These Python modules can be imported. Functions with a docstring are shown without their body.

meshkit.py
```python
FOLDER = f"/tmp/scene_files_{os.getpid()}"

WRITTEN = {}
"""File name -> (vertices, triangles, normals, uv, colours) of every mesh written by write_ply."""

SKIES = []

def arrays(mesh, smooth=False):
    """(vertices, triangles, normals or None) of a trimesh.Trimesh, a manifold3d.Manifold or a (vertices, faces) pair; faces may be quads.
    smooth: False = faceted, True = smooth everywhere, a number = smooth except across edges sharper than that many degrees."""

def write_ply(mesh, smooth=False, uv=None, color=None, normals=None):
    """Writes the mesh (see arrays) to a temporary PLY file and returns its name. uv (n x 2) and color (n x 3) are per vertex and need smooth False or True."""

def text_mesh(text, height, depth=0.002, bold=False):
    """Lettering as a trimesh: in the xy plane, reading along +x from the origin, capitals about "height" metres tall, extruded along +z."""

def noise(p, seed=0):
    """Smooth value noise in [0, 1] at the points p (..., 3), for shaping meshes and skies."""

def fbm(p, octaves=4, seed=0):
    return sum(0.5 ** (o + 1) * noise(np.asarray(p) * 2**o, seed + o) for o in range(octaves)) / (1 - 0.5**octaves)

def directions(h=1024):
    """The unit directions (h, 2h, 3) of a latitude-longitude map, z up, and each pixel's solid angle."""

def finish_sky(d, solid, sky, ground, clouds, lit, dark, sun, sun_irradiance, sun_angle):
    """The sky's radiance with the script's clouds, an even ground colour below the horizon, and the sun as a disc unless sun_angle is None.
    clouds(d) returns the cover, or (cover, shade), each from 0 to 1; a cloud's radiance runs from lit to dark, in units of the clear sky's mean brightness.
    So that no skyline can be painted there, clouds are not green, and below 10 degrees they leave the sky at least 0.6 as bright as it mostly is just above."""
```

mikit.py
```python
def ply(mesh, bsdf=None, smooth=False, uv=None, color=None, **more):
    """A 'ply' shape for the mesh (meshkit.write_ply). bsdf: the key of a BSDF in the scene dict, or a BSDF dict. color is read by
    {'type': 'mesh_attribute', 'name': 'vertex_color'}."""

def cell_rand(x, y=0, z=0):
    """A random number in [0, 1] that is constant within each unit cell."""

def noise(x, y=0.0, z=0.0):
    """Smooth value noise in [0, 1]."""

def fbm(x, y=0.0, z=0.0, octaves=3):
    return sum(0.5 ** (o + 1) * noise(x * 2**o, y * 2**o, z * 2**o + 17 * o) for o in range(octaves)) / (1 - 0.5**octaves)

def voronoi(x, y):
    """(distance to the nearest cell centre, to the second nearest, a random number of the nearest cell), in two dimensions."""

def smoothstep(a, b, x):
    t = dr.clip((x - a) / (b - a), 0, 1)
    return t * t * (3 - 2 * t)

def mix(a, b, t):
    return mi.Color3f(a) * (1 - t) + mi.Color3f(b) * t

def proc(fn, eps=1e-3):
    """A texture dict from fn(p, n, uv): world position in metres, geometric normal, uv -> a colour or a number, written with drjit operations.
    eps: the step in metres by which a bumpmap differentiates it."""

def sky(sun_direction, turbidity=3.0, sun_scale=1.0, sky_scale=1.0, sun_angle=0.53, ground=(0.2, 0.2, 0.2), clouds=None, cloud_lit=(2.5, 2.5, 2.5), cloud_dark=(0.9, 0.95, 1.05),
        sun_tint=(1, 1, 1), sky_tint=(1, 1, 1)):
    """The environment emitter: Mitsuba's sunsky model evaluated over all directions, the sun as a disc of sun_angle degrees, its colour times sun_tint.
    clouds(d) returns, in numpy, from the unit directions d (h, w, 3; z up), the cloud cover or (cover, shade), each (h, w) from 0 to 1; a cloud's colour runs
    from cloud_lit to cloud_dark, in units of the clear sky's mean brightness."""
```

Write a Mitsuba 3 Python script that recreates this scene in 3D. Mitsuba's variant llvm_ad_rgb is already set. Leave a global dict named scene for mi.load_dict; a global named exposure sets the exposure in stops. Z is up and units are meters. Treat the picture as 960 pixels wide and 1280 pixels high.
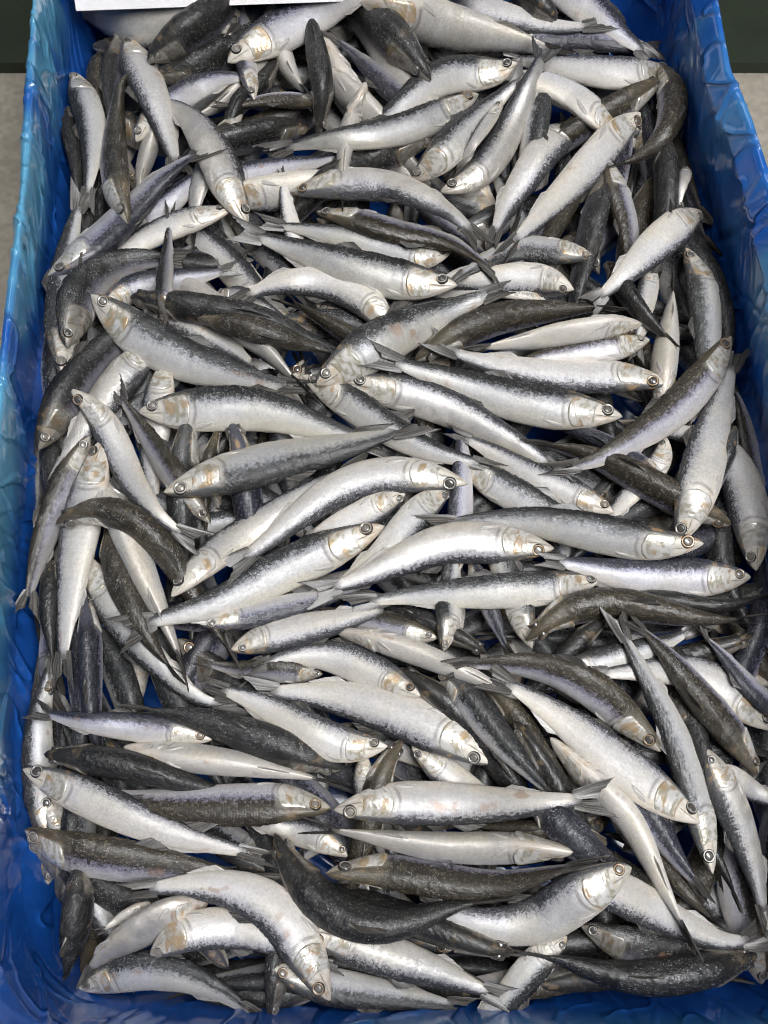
import math, numpy as np, drjit as dr, mitsuba as mi, trimesh
from scipy.interpolate import CubicSpline, PchipInterpolator
import meshkit, mikit
from mikit import noise, fbm, smoothstep, mix, cell_rand, voronoi

T = mi.ScalarTransform4f
scene, labels = {}, {}

# ------------------------------------------------------------------ camera, light, exposure
CAM, FOCAL, TILT = ([0.0, -0.18232, 0.52949], 1180.0, 0.33161255787892263)
scene['camera'] = {'type': 'perspective', 'fov': math.degrees(2 * math.atan(480 / FOCAL)), 'fov_axis': 'x', 'near_clip': 0.02, 'far_clip': 20.0,
                   'to_world': T().look_at(origin=CAM, target=[0, 0, 0], up=[0, 0, 1])}
exposure = -0.27
# hall lamps over the stall: (centre, length, width, turn, radiance)
LAMPS = [((0.50, -0.40, 1.55), 1.35, 0.50, 40, (24, 24, 24.2)), ((-0.55, 0.75, 1.75), 1.25, 0.30, 8, (6.5, 6.5, 6.6)), ((0.75, 0.65, 1.85), 1.25, 0.30, -6, (3, 3, 3.1))]


def rgb(*c): return {'type': 'rgb', 'value': list(c)}


def plain(c, rough=0.6, **k): return {'type': 'twosided', 'bsdf': {'type': 'principled', 'base_color': rgb(*c), 'roughness': rough, **k}}


scene['lamp_metal'] = plain((.7, .7, .7), .5)
for i, (c, L, W, turn, rad) in enumerate(LAMPS):
    key = 'ceiling_lamp' + (f'_{i:03d}' if i else '')
    labels[key] = {'label': ['white panel lamp hanging above the near right corner of the box', 'white panel lamp hanging above the far left corner of the box', 'white panel lamp hanging above the far right corner of the box'][i], 'category': 'lamp'}
    m = T().translate(c).rotate([0, 0, 1], turn)
    house = trimesh.creation.box((W + .04, L + .04, .05)); house.apply_translation((0, 0, .03))
    scene[key + '__housing'] = mikit.ply(house, 'lamp_metal', to_world=m)
    glass = (np.array([[-W / 2, -L / 2, 0], [W / 2, -L / 2, 0], [W / 2, L / 2, 0], [-W / 2, L / 2, 0.]]), np.array([[0, 2, 1], [0, 3, 2]]))
    scene[key + '__diffuser'] = mikit.ply(glass, 'lamp_metal', to_world=m, emitter={'type': 'area', 'radiance': rgb(*rad)})

# ------------------------------------------------------------------ ground
FZ = -0.142


def floor_col(p, n, uv):
    a = fbm(p.x * 14, p.y * 14, 3.0, octaves=4); b = noise(p.x * 260, p.y * 260, 1.0)
    return mix((.25, .225, .18), (.36, .33, .27), a) * (0.82 + 0.3 * b)


scene['m_floor'] = {'type': 'twosided', 'bsdf': {'type': 'principled', 'base_color': mikit.proc(floor_col), 'roughness': .7}}
g = (np.array([[-4, -4, FZ], [4, -4, FZ], [4, 4, FZ], [-4, 4, FZ]], float), np.array([[0, 1, 2], [0, 2, 3]]))
scene['floor'] = mikit.ply(g, 'm_floor'); labels['floor'] = {'label': 'worn grey-beige concrete floor beside the box', 'kind': 'structure'}


def mat_col(p, n, uv): return mix((.010, .017, .009), (.022, .031, .016), fbm(p.x * 30, p.y * 30, 2., octaves=4))


scene['m_mat'] = {'type': 'twosided', 'bsdf': {'type': 'principled', 'base_color': mikit.proc(mat_col), 'roughness': .6}}
mt = trimesh.creation.box((2.4, 1.2, .012)); mt.apply_translation((0, .4645 + .6, FZ + .0062))
scene['floor_mat'] = mikit.ply(mt, 'm_mat'); labels['floor_mat'] = {'label': 'dark green rubber mat on the floor beyond the far end of the box', 'category': 'mat'}

# ------------------------------------------------------------------ blue plastic liner: floor, walls, rim and outer skirt in one sheet
BX0, BX1, BY0, BY1, BR = -.2175, .222, -.268, .452, .035


def ring(n):
    """Rounded rectangle: points, outward normals, arc length."""
    segs = []
    for (cx, cy, a0) in ((BX1 - BR, BY1 - BR, 0), (BX0 + BR, BY1 - BR, 90), (BX0 + BR, BY0 + BR, 180), (BX1 - BR, BY0 + BR, 270)):
        for a in np.radians(np.linspace(a0, a0 + 90, 14)):
            segs.append((cx + BR * math.cos(a), cy + BR * math.sin(a), math.cos(a), math.sin(a)))
    P = np.array(segs + segs[:1]); L = np.r_[0, np.cumsum(np.linalg.norm(np.diff(P[:, :2], axis=0), axis=1))]
    s = np.linspace(0, L[-1], n)
    Q = np.stack([np.interp(s, L, P[:, k]) for k in range(4)], 1)
    return Q[:, :2], Q[:, 2:] / np.linalg.norm(Q[:, 2:], axis=1, keepdims=True), s


def liner():
    NU, NV = 1700, 220
    P, N, s = ring(NU)
    prof = np.array([(-.05, -.099), (-.012, -.098), (-.004, -.088), (.0, -.055), (.002, -.02), (.003, .01), (.004, .036), (.0052, .047), (.0066, .0525), (.008, .0538), (.0096, .0522), (.011, .046), (.0135, .02), (.019, -.05), (.024, -.134), (.032, -.1405), (.045, -.1405)])
    L = np.r_[0, np.cumsum(np.linalg.norm(np.diff(prof, axis=0), axis=1))]
    v = np.linspace(0, L[-1], NV)
    d, z = PchipInterpolator(L, prof[:, 0])(v), PchipInterpolator(L, prof[:, 1])(v)
    tg = np.gradient(np.stack([d, z], 1), axis=0); tg /= np.linalg.norm(tg, axis=1, keepdims=True)
    nd, nz = -tg[:, 1], tg[:, 0]                        # towards the inside of the box, then up, then outside
    S, V = np.meshgrid(s, v, indexing='ij')
    per = s[-1]
    ang = S / per * 2 * np.pi; rr = per / 2 / np.pi
    cx, cy = np.cos(ang) * rr, np.sin(ang) * rr
    q = np.stack([cx, cy, V], -1)
    w = meshkit.fbm(q * [13, 13, 4], 2, 5) - .5
    disp = .008 * w
    rg = np.random.default_rng(4); wob = .006 * (meshkit.noise(q * 45, 3) - .5)
    for k in range(300):                                   # creases: thin sharp folds, most of them running up the wall
        s0, v0 = rg.uniform(0, per), rg.uniform(.04, .20); al = rg.normal(0, .28) if k % 6 else rg.uniform(-1.2, 1.2)
        wd, am, ln = rg.uniform(.0012, .0045), rg.uniform(.2, .85), rg.uniform(.025, .11)
        ds = (S - s0 + per / 2) % per - per / 2; near = np.abs(ds[:, 0]) < .16
        x, y = ds[near], V[near] - v0
        dd = x * math.cos(al) + y * math.sin(al) + wob[near]; l = -x * math.sin(al) + y * math.cos(al)
        disp[near] += rg.choice([-1, 1, 1]) * am * min(wd, .004) * .8 * np.maximum(0, 1 - np.abs(dd) / wd) * np.clip(1.3 - (l / ln) ** 2, 0, 1)
    free = np.interp(V, [0, L[3], L[5], L[9], L[12], L[-1]], [.15, .6, 1, .7, .9, .3])
    disp = disp * free
    side = np.exp(-((P[:, 0] - BX1) / .03) ** 2)[:, None] * (P[:, 1] > .1)[:, None]           # the right side hangs out in a loose flap
    flap = side * np.interp(V, [0, L[6], L[10], L[-1]], [0, 0, 1, 1]) * np.interp(P[:, 1], [.15, .33], [.014, .010])[:, None] * (.5 + meshkit.noise(np.stack([S * 9, V * 3, V * 0], -1), 5))
    lowl = np.exp(-((P[:, 0] - BX0) / .03) ** 2)[:, None] * np.interp(P[:, 1], [-.27, -.235, -.17], [1, .9, 0])[:, None] * np.interp(V, [0, L[2], L[5], L[8]], [0, 1, .7, 0])
    D = d[None] + nd[None] * disp + flap - .004 * lowl
    Z = z[None] + nz[None] * disp + .006 * (meshkit.noise(np.stack([S * 11, S * 0, S * 0], -1), 8) - .5) * np.interp(V, [0, L[5], L[8], L[11]], [0, .3, 1, .3])
    Z = Z + np.interp(P[:, 1], [-.262, -.20], [.05, 0])[:, None] * np.interp(V, [0, L[3], L[8], L[12], L[14]], [0, 0, 1, .8, 0])
    D[-1], Z[-1] = D[0], Z[0]
    X = np.stack([P[:, None, 0] + N[:, None, 0] * D, P[:, None, 1] + N[:, None, 1] * D, Z], -1)
    tx = (X[..., 0] - BX0) / (BX1 - BX0); yy = X[..., 1]                    # the sides are not square: they bow, and lean in towards the rim
    lx, rx = np.interp(yy, [-.27, -.217, -.145, -.09, -.02, .03, .21, .34, .46], [-.180, -.198, -.2096, -.216, -.2223, -.2252, -.2303, -.2325, -.230]) - .003, np.interp(yy, [-.27, -.1, .03, .09, .138, .194, .24, .28, .355, .46], [.236, .246, .2447, .2416, .2406, .2364, .2276, .2170, .2102, .205]) + .003
    X[..., 0] = lx + tx * (rx - lx) + (1 - 2 * tx) * .021 * np.clip((X[..., 2] + .035) / .085, 0, 1.1) * np.interp(yy, [.2, .4], [1, .45])
    i, j = np.meshgrid(np.arange(NU - 1), np.arange(NV - 1), indexing='ij'); a = i * NV + j
    F = np.stack([a, a + NV, a + NV + 1, a + 1], -1).reshape(-1, 4)
    nb = 1000                                              # the bag's floor
    c = X[:-1, 0].mean(0); Vv = np.vstack([X.reshape(-1, 3), [c]])
    k = np.arange(NU - 1) * NV
    tri = np.vstack([F[:, [0, 1, 2]], F[:, [0, 2, 3]], np.stack([k, np.full(NU - 1, len(Vv) - 1), k + NV], -1)])
    return Vv, tri


def liner_col(p, n, uv):
    """Deep blue film; paler where it clings to the white foam behind it."""
    q = fbm(p.x * 8 + p.y * 16, p.z * 7 + p.y * 3, 5., octaves=3)
    cling = smoothstep(.40, .62, q) * smoothstep(-.04, .03, p.z) * mi.Float(dr.select(p.x < 0, .9, .55))
    return mix((.010, .085, .37), (.10, .33, .50), cling)


def liner_bump(p, n, uv):
    r = 1 - dr.abs(2 * noise(p.x * 70 + p.y * 70 + 3 * noise(p.y * 18, p.z * 18), p.z * 14, p.y * 9) - 1)
    return dr.power(r, 16) + .25 * fbm(p.x * 60, p.y * 60, p.z * 40, octaves=2)


scene['m_liner'] = {'type': 'twosided', 'bsdf': {'type': 'bumpmap', 'scale': .0018, 'tex': mikit.proc(liner_bump, 4e-4),
                    'bsdf': {'type': 'principled', 'base_color': mikit.proc(liner_col), 'roughness': .13, 'specular': .6, 'clearcoat': 1., 'clearcoat_gloss': .97}}}
scene['box_liner'] = mikit.ply(liner(), 'm_liner', smooth=True)
labels['box_liner'] = {'label': 'glossy crumpled blue plastic liner forming the box walls round the anchovies', 'category': 'plastic liner'}

# ------------------------------------------------------------------ white card at the far end
CQ = np.array([[-0.2213, 0.3801, 0.004], [0.0696, 0.3937, 0.004], [0.0896, 0.5037, 0.0865], [-0.2313, 0.4901, 0.0865]])
cn = np.cross(CQ[1] - CQ[0], CQ[3] - CQ[0]); cn /= np.linalg.norm(cn)
cv = np.vstack([CQ, CQ + cn * .0016])
cf = np.array([[0, 2, 1], [0, 3, 2], [4, 5, 6], [4, 6, 7]] + [u for k in range(4) for u in ([k, (k + 1) % 4, 4 + (k + 1) % 4], [k, 4 + (k + 1) % 4, 4 + k])])
scene['m_card'] = plain((.74, .72, .72), .55)
scene['white_card'] = mikit.ply((cv, cf), 'm_card')
labels['white_card'] = {'label': 'plain white card lying on the fish at the far end of the box', 'category': 'card'}

# ------------------------------------------------------------------ anchovy materials
TONES = {  # back colour, back glint, upper-flank band, flank, belly, height of the back's edge
    's': ((.015, .016, .017), (.13, .13, .125), (.26, .265, .285), (.48, .475, .47), (.55, .525, .475), .29),
    'p': ((.030, .031, .036), (.16, .16, .16), (.33, .325, .345), (.52, .505, .49), (.57, .535, .485), .20),
    'b': ((.024, .020, .014), (.19, .155, .10), (.19, .18, .235), (.42, .415, .44), (.52, .49, .47), .38),
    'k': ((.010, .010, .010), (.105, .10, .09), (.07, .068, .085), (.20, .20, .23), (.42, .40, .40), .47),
    'u': ((.018, .019, .028), (.14, .14, .17), (.21, .21, .28), (.43, .425, .455), (.53, .505, .49), .30)}


def skin(tone):
    back, glint, band, flank, belly, edge = TONES[tone]

    def split(uv):
        i = dr.floor(uv.x); s = (uv.x - i - .01) / .98
        a = dr.abs(uv.y - .5) * 2                                   # 0 at the back ridge .. 1 at the belly
        return i, s, .5 - .5 * dr.cos(a * math.pi), uv.y

    def scale_cells(i, s, v):
        x = s * 84 + .35 * noise(s * 30, v * 20, i); y = v * 60 + .3 * noise(s * 25, v * 18, i + 3); row = dr.floor(x); yy = y + .5 * (row - 2 * dr.floor(row / 2))
        fx, fy = x - row, yy - dr.floor(yy)
        return fx, fy, cell_rand(row, dr.floor(yy), i)

    def col(p, n, uv):
        i, s, h, v = split(uv)
        r1, r2, r3 = cell_rand(i, 3), cell_rand(i, 5), cell_rand(i, 8)
        streak = noise(s * 120, v * 9, i * 7.3) - .5
        low = fbm(s * 9, v * 7, i * 3.1, octaves=3) - .5
        fine = noise(s * 420, v * 260, i * 1.7)
        fx, fy, cr = scale_cells(i, s, v)
        e = edge + .10 * (r1 - .5) + .10 * low + .07 * streak + .06 * smoothstep(.6, 1., s)
        net = smoothstep(.50, .95, fx + 1.4 * dr.square(fy - .5))
        bk = mix(back, glint, dr.clip(-.06 + .45 * cr * cr * cr + .35 * (fine - .4) - .22 * net + .3 * low, 0, 1))
        c = mix(bk, band, smoothstep(-.07, .07, h - e + .18 * (fine - .5) + .10 * (cr - .5)))
        c = mix(c, flank, smoothstep(.02, .24, h - e + .14 * (fine - .5) + .06 * (cr - .5)))
        c = mix(c, belly, smoothstep(.62, .92, h))
        c = c * (.93 + .08 * noise(s * 170, v * 4, i * 2.2) + .10 * (cr - .5) + .16 * low) * (.80 + .34 * r2)
        g2 = noise(s * 190, v * 110, i * 4.1)
        c = c * (.86 + .22 * g2 + .07 * (.5 - net) * smoothstep(.85, .4, h))
        # warm tinge of belly and scraped places
        c = mix(c, c * mi.Color3f(1.02, 1.0, .93), smoothstep(.45, .7, fbm(s * 5, v * 4, i * 5.7, octaves=2)))
        # head: olive-gold plates, dark crown
        hd = smoothstep(.265, .165, s + .03 * streak)
        plate = mix((.40, .36, .28), (.66, .63, .58), fbm(s * 46, v * 20, i * 4.4, octaves=4))
        crown = mix(back, glint, .35 * fine + .2)
        hc = mix(mix(crown, plate, smoothstep(.10, .24, h + .06 * streak)), (.62, .55, .48), smoothstep(.75, .95, h) * .5)
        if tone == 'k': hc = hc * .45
        if tone == 'b': hc = hc * .8
        c = mix(c, hc, hd)
        c = mix(c, (.42, .27, .12) if tone not in 'kb' else (.20, .14, .075), hd * .55 * smoothstep(.54, .72, fbm(s * 30 + .3 * fine, v * 14, i * 9.1, octaves=4)))      # rusty smears on the cheek
        # gill opening and the jaw line
        c = mix(c, (.03, .012, .010), smoothstep(.010, .003, dr.abs(s - .236 - .022 * dr.cos((h - .55) * 4.))) * smoothstep(.25, .4, h) * smoothstep(.95, .8, h) * .4)
        c = mix(c, (.10, .075, .05), smoothstep(.03, .010, dr.abs(h - (.70 - .75 * s))) * smoothstep(.012, .03, s) * smoothstep(.125, .10, s) * .7)
        # blood spots and bruises
        spot = smoothstep(.4, .65, r3) * smoothstep(.68, .82, fbm(s * 13, v * 7, i * 6.6 + 40, octaves=4)) * smoothstep(.2, .4, h)
        c = mix(c, (.30, .18, .11), spot * .55)
        c = mix(c, (.055, .052, .05), smoothstep(.95, .995, s) * .8)
        # frost grains and loose scales, mostly along the back
        grain = smoothstep(.80, .90, noise(s * 300, v * 200, i * 3.3)) * smoothstep(.35, .6, fbm(s * 14, v * 10, i * 2.9 + 9, octaves=2)) * (.25 + .75 * smoothstep(.25, .05, h - e))
        return mix(c, (.62, .63, .64), grain * .8)

    def metal(p, n, uv):
        i, s, h, v = split(uv)
        return (.08 + .42 * dr.square(cell_rand(i, 21))) * smoothstep(.1, .4, h) * (.7 + .6 * noise(s * 30, v * 12, i))

    def rough(p, n, uv):
        i, s, h, v = split(uv)
        return .28 + .16 * cell_rand(i, 23) + .14 * noise(s * 60, v * 30, i * 1.3) + .12 * noise(s * 400, v * 250, i)

    def bump(p, n, uv):
        i, s, h, v = split(uv)
        fx, fy, cr = scale_cells(i, s, v)
        body = smoothstep(.2, .26, s)
        sc = (1 - fx) * (1 - 1.6 * dr.square(fy - .5)) * (.4 + .6 * cr) * body * (.35 + .65 * smoothstep(.5, .2, h))
        g = noise(s * 300, v * 200, i * 3.3)
        ribs = noise(s * 95, v * 5, i * 7.7) * body
        return .5 * sc + .8 * smoothstep(.7, .95, g) + (.25 + .3 * cell_rand(i, 12)) * ribs + .6 * fbm(s * 40, v * 24, i * 2.3, octaves=2)

    return {'type': 'twosided', 'bsdf': {'type': 'bumpmap', 'scale': .00030, 'tex': mikit.proc(bump, 2.5e-4),
            'bsdf': {'type': 'principled', 'base_color': mikit.proc(col), 'roughness': mikit.proc(rough), 'metallic': mikit.proc(metal), 'specular': .5, 'clearcoat': .35, 'clearcoat_gloss': .93}}}


for t in TONES: scene['m_skin_' + t] = skin(t)


def gill_col(p, n, uv):
    i = dr.floor(uv.x); x = uv.x - i
    a = fbm(x * 9, uv.y * 7, i * 3.7, octaves=3); f = noise(x * 60, uv.y * 12, i)
    c = mix((.40, .37, .29), (.66, .64, .60), smoothstep(.3, .6, a)) * (.92 + .12 * f)
    return mix(c, (.42, .27, .12), .7 * smoothstep(.54, .70, fbm(x * 3.4, uv.y * 3.1, i * 8.3, octaves=4)))


def gill_bump(p, n, uv):
    i = dr.floor(uv.x); x = uv.x - i
    return .35 * noise(x * 26 + uv.y * 6, uv.y * 5, i) + .5 * fbm(x * 20, uv.y * 20, i, octaves=2)


GB = {'type': 'principled', 'base_color': mikit.proc(gill_col), 'roughness': .26, 'metallic': .35, 'clearcoat': .6, 'clearcoat_gloss': .92}
scene['m_gill'] = {'type': 'twosided', 'bsdf': {'type': 'bumpmap', 'scale': .0003, 'tex': mikit.proc(gill_bump, 3e-4), 'bsdf': GB}}
def gill_dark(p, n, uv): return gill_col(p, n, uv) * mi.Color3f(.34, .33, .32)
scene['m_gill_dark'] = {'type': 'twosided', 'bsdf': {'type': 'principled', 'base_color': mikit.proc(gill_dark), 'roughness': .28, 'metallic': .3, 'clearcoat': .5}}


def fin_col(p, n, uv):
    ray = noise(uv.x * 1.0, uv.y * 34.0, 2.0); e = noise(p.x * 900, p.y * 900, p.z * 900)
    return mix((.022, .021, .02), (.20, .185, .165), ray * ray * .9 + .25 * smoothstep(.75, .9, e))


def fin_pale_col(p, n, uv): return mix((.24, .23, .21), (.50, .47, .44), noise(uv.x, uv.y * 30, 5.0))


scene['m_fin'] = {'type': 'twosided', 'bsdf': {'type': 'principled', 'base_color': mikit.proc(fin_col), 'roughness': .35, 'specular': .5, 'clearcoat': .3}}
scene['m_fin_pale'] = {'type': 'twosided', 'bsdf': {'type': 'principled', 'base_color': mikit.proc(fin_pale_col), 'roughness': .35, 'specular': .5, 'clearcoat': .3}}


def eye_col(p, n, uv):
    i = dr.floor(uv.y); r = uv.x
    tint = mix((.36, .35, .32), (.40, .27, .15), smoothstep(.55, .9, cell_rand(i, 4)))
    c = mix(tint, (.05, .045, .04), smoothstep(.84, .93, r))
    c = mix(c, (.07, .06, .05), smoothstep(.06, .02, dr.abs(r - .66)))
    return c * (.7 + .45 * noise(p.x * 1500, p.y * 1500, p.z * 1500))


def pupil_col(p, n, uv):
    i = dr.floor(uv.y)
    return mix(mix((.06, .055, .05), (.22, .20, .17), smoothstep(.2, .9, cell_rand(i, 9))), (.04, .035, .03), smoothstep(.50, .62, uv.x))


scene['m_eye'] = {'type': 'twosided', 'bsdf': {'type': 'principled', 'base_color': mikit.proc(eye_col), 'roughness': .15, 'metallic': .2, 'clearcoat': 1., 'clearcoat_gloss': .97}}
scene['m_pupil'] = {'type': 'twosided', 'bsdf': {'type': 'principled', 'base_color': mikit.proc(pupil_col), 'roughness': .12, 'specular': .6, 'clearcoat': 1., 'clearcoat_gloss': .97}}

# ------------------------------------------------------------------ anchovy builder
BODY = .87                                                         # body share of the whole length; the rest is the tail fin
S_K = [0, .01, .03, .06, .1, .16, .22, .3, .4, .5, .6, .7, .8, .9, .96, 1]
DORS = PchipInterpolator(S_K, [.06, .18, .33, .47, .60, .76, .89, 1, 1, .95, .86, .74, .58, .41, .31, .20])
VENT = PchipInterpolator(S_K, [.03, .11, .24, .40, .58, .79, .92, 1, 1, .95, .85, .72, .56, .40, .30, .20])
WIDE = PchipInterpolator(S_K, [.06, .18, .32, .46, .58, .75, .88, .98, 1, .96, .87, .72, .52, .30, .16, .05])


def grid_faces(nu, nv):
    i, j = np.meshgrid(np.arange(nu - 1), np.arange(nv - 1), indexing='ij'); a = (i * nv + j).ravel()
    return np.vstack([np.stack([a, a + nv, a + nv + 1], 1), np.stack([a, a + nv + 1, a + 1], 1)])


class Fish:
    def __init__(f, pts, hm, roll, seed, wf):
        f.wf = wf
        f.rng = np.random.default_rng(seed); f.seed = seed
        t = np.r_[0, np.cumsum(np.linalg.norm(np.diff(pts, axis=0), axis=1))]; f.L = t[-1]
        k = CubicSpline(t / t[-1], pts, bc_type='natural'); dense = k(np.linspace(0, 1, 300))
        a = np.r_[0, np.cumsum(np.linalg.norm(np.diff(dense, axis=0), axis=1))]; f.L = a[-1]; f.arc, f.dense = a / a[-1], dense
        f.hm, f.r0 = hm, math.radians(roll)
        f.tw = f.rng.normal(0, 6, 3)

    def at(f, s):
        """Spine point and frame (along, dorsal, sideways) at body shares s (1 = root of the tail fin)."""
        x = np.asarray(s, float) * BODY
        g = lambda q: np.stack([np.interp(q, f.arc, f.dense[:, k]) for k in range(3)], -1)
        P = g(np.clip(x, 0, 1)); Tn = g(np.clip(x + .02, 0, 1)) - g(np.clip(x - .02, 0, 1))
        over = np.maximum(x - 1, 0)[..., None]; Tn = Tn / np.linalg.norm(Tn, axis=-1, keepdims=True); P = P + Tn * over * f.L
        Lf = np.cross([0, 0, 1.], Tn); Lf /= np.maximum(np.linalg.norm(Lf, axis=-1, keepdims=True), 1e-9); U = np.cross(Tn, Lf)
        r = (f.r0 + np.radians(f.tw[0] * (x - .3) + f.tw[1] * (x - .3) ** 2))[..., None]
        return P, Tn, np.cos(r) * Lf + np.sin(r) * U, -np.sin(r) * Lf + np.cos(r) * U

    def skin_point(f, s, th, off=0.):
        """A point on the skin, th from the back ridge (0) over one side (90 deg) to the belly (180), other side negative; off metres above it."""
        s, th = np.broadcast_arrays(np.asarray(s, float), np.asarray(th, float))
        P, Tn, D, W = f.at(s)
        c, sn = np.cos(th), np.sin(th)
        sc = np.clip(s, 0, 1)
        hd, hv, w = DORS(sc) * f.hm, VENT(sc) * f.hm * 1.03, WIDE(sc) * f.hm * .62 * f.wf
        wob = 1 + .05 * (meshkit.noise(np.stack([s * 7, th * 1.3, s * 0 + f.seed * 3.7], -1), 2) - .5) + .03 * (meshkit.noise(np.stack([s * 22, th * 2.5, s * 0 + f.seed], -1), 4) - .5)
        x = np.sign(sn) * np.abs(sn) ** .88 * w * (1 - .24 * np.maximum(-c, 0) ** 1.5)
        y = np.where(c > 0, hd * c, hv * c)
        jaw = np.exp(-((np.abs(np.degrees(th)) - (118 - 55 * s)) / 7) ** 2) * np.interp(s, [.008, .03, .11, .14], [0, 1, 1, 0])
        k = wob * (1 - .10 * jaw)
        nrm = D * (np.where(c > 0, c / np.maximum(hd, 1e-5), c / np.maximum(hv, 1e-5)))[..., None] + W * (sn / np.maximum(w, 1e-5))[..., None]
        nrm /= np.maximum(np.linalg.norm(nrm, axis=-1, keepdims=True), 1e-9)
        return P + D * (y * k)[..., None] + W * (x * k)[..., None] + nrm * np.asarray(off)[..., None], nrm

    def body(f, NS, NT):
        s = np.concatenate([[0, .004, .010, .018, .028], np.linspace(.04, .27, NS // 3), np.linspace(.27, 1, NS - NS // 3)[1:], [1.012]])
        th = np.linspace(-np.pi, np.pi, NT + 1)
        X, _ = f.skin_point(s[:, None], th[None, :]); n = len(s)
        ice = np.interp(np.abs(th), [0, .9, 1.6], [1, .8, .15])[None] * np.interp(s, [.1, .25], [.15, 1])[:, None]
        X = X + (X - f.at(s)[0][:, None]) / (f.hm) * (ice * np.maximum(f.rng.normal(0, .00028, ice.shape), -.0002))[..., None]; X[:, -1] = X[:, 0]
        X[0] = X[0].mean(0) - f.at(np.array([0.]))[1][0] * f.hm * .05
        X[-1] = X[-2].mean(0) + f.at(np.array([1.]))[1][0] * f.hm * .1
        F = grid_faces(n, NT + 1); V = X.reshape(-1, 3)
        fn = np.cross(V[F[:, 1]] - V[F[:, 0]], V[F[:, 2]] - V[F[:, 0]]); N = np.zeros_like(V)
        for k in range(3): np.add.at(N, F[:, k], fn)
        N = N.reshape(n, NT + 1, 3); seam = N[:, 0] + N[:, -1]; N[:, 0] = N[:, -1] = seam; N[0] = N[0].sum(0); N[-1] = N[-1].sum(0)
        N = N.reshape(-1, 3); N /= np.maximum(np.linalg.norm(N, axis=1, keepdims=True), 1e-12)
        ctr = np.repeat(f.at(s)[0], NT + 1, 0)
        if ((V - ctr) * N).sum() < 0: N = -N; F = F[:, ::-1]
        sv = np.clip(np.repeat(s, NT + 1), 0, 1); uv = np.stack([f.seed + .01 + .98 * sv, np.tile((th + np.pi) / 2 / np.pi, n)], 1)
        return V, F, N, uv

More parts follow.
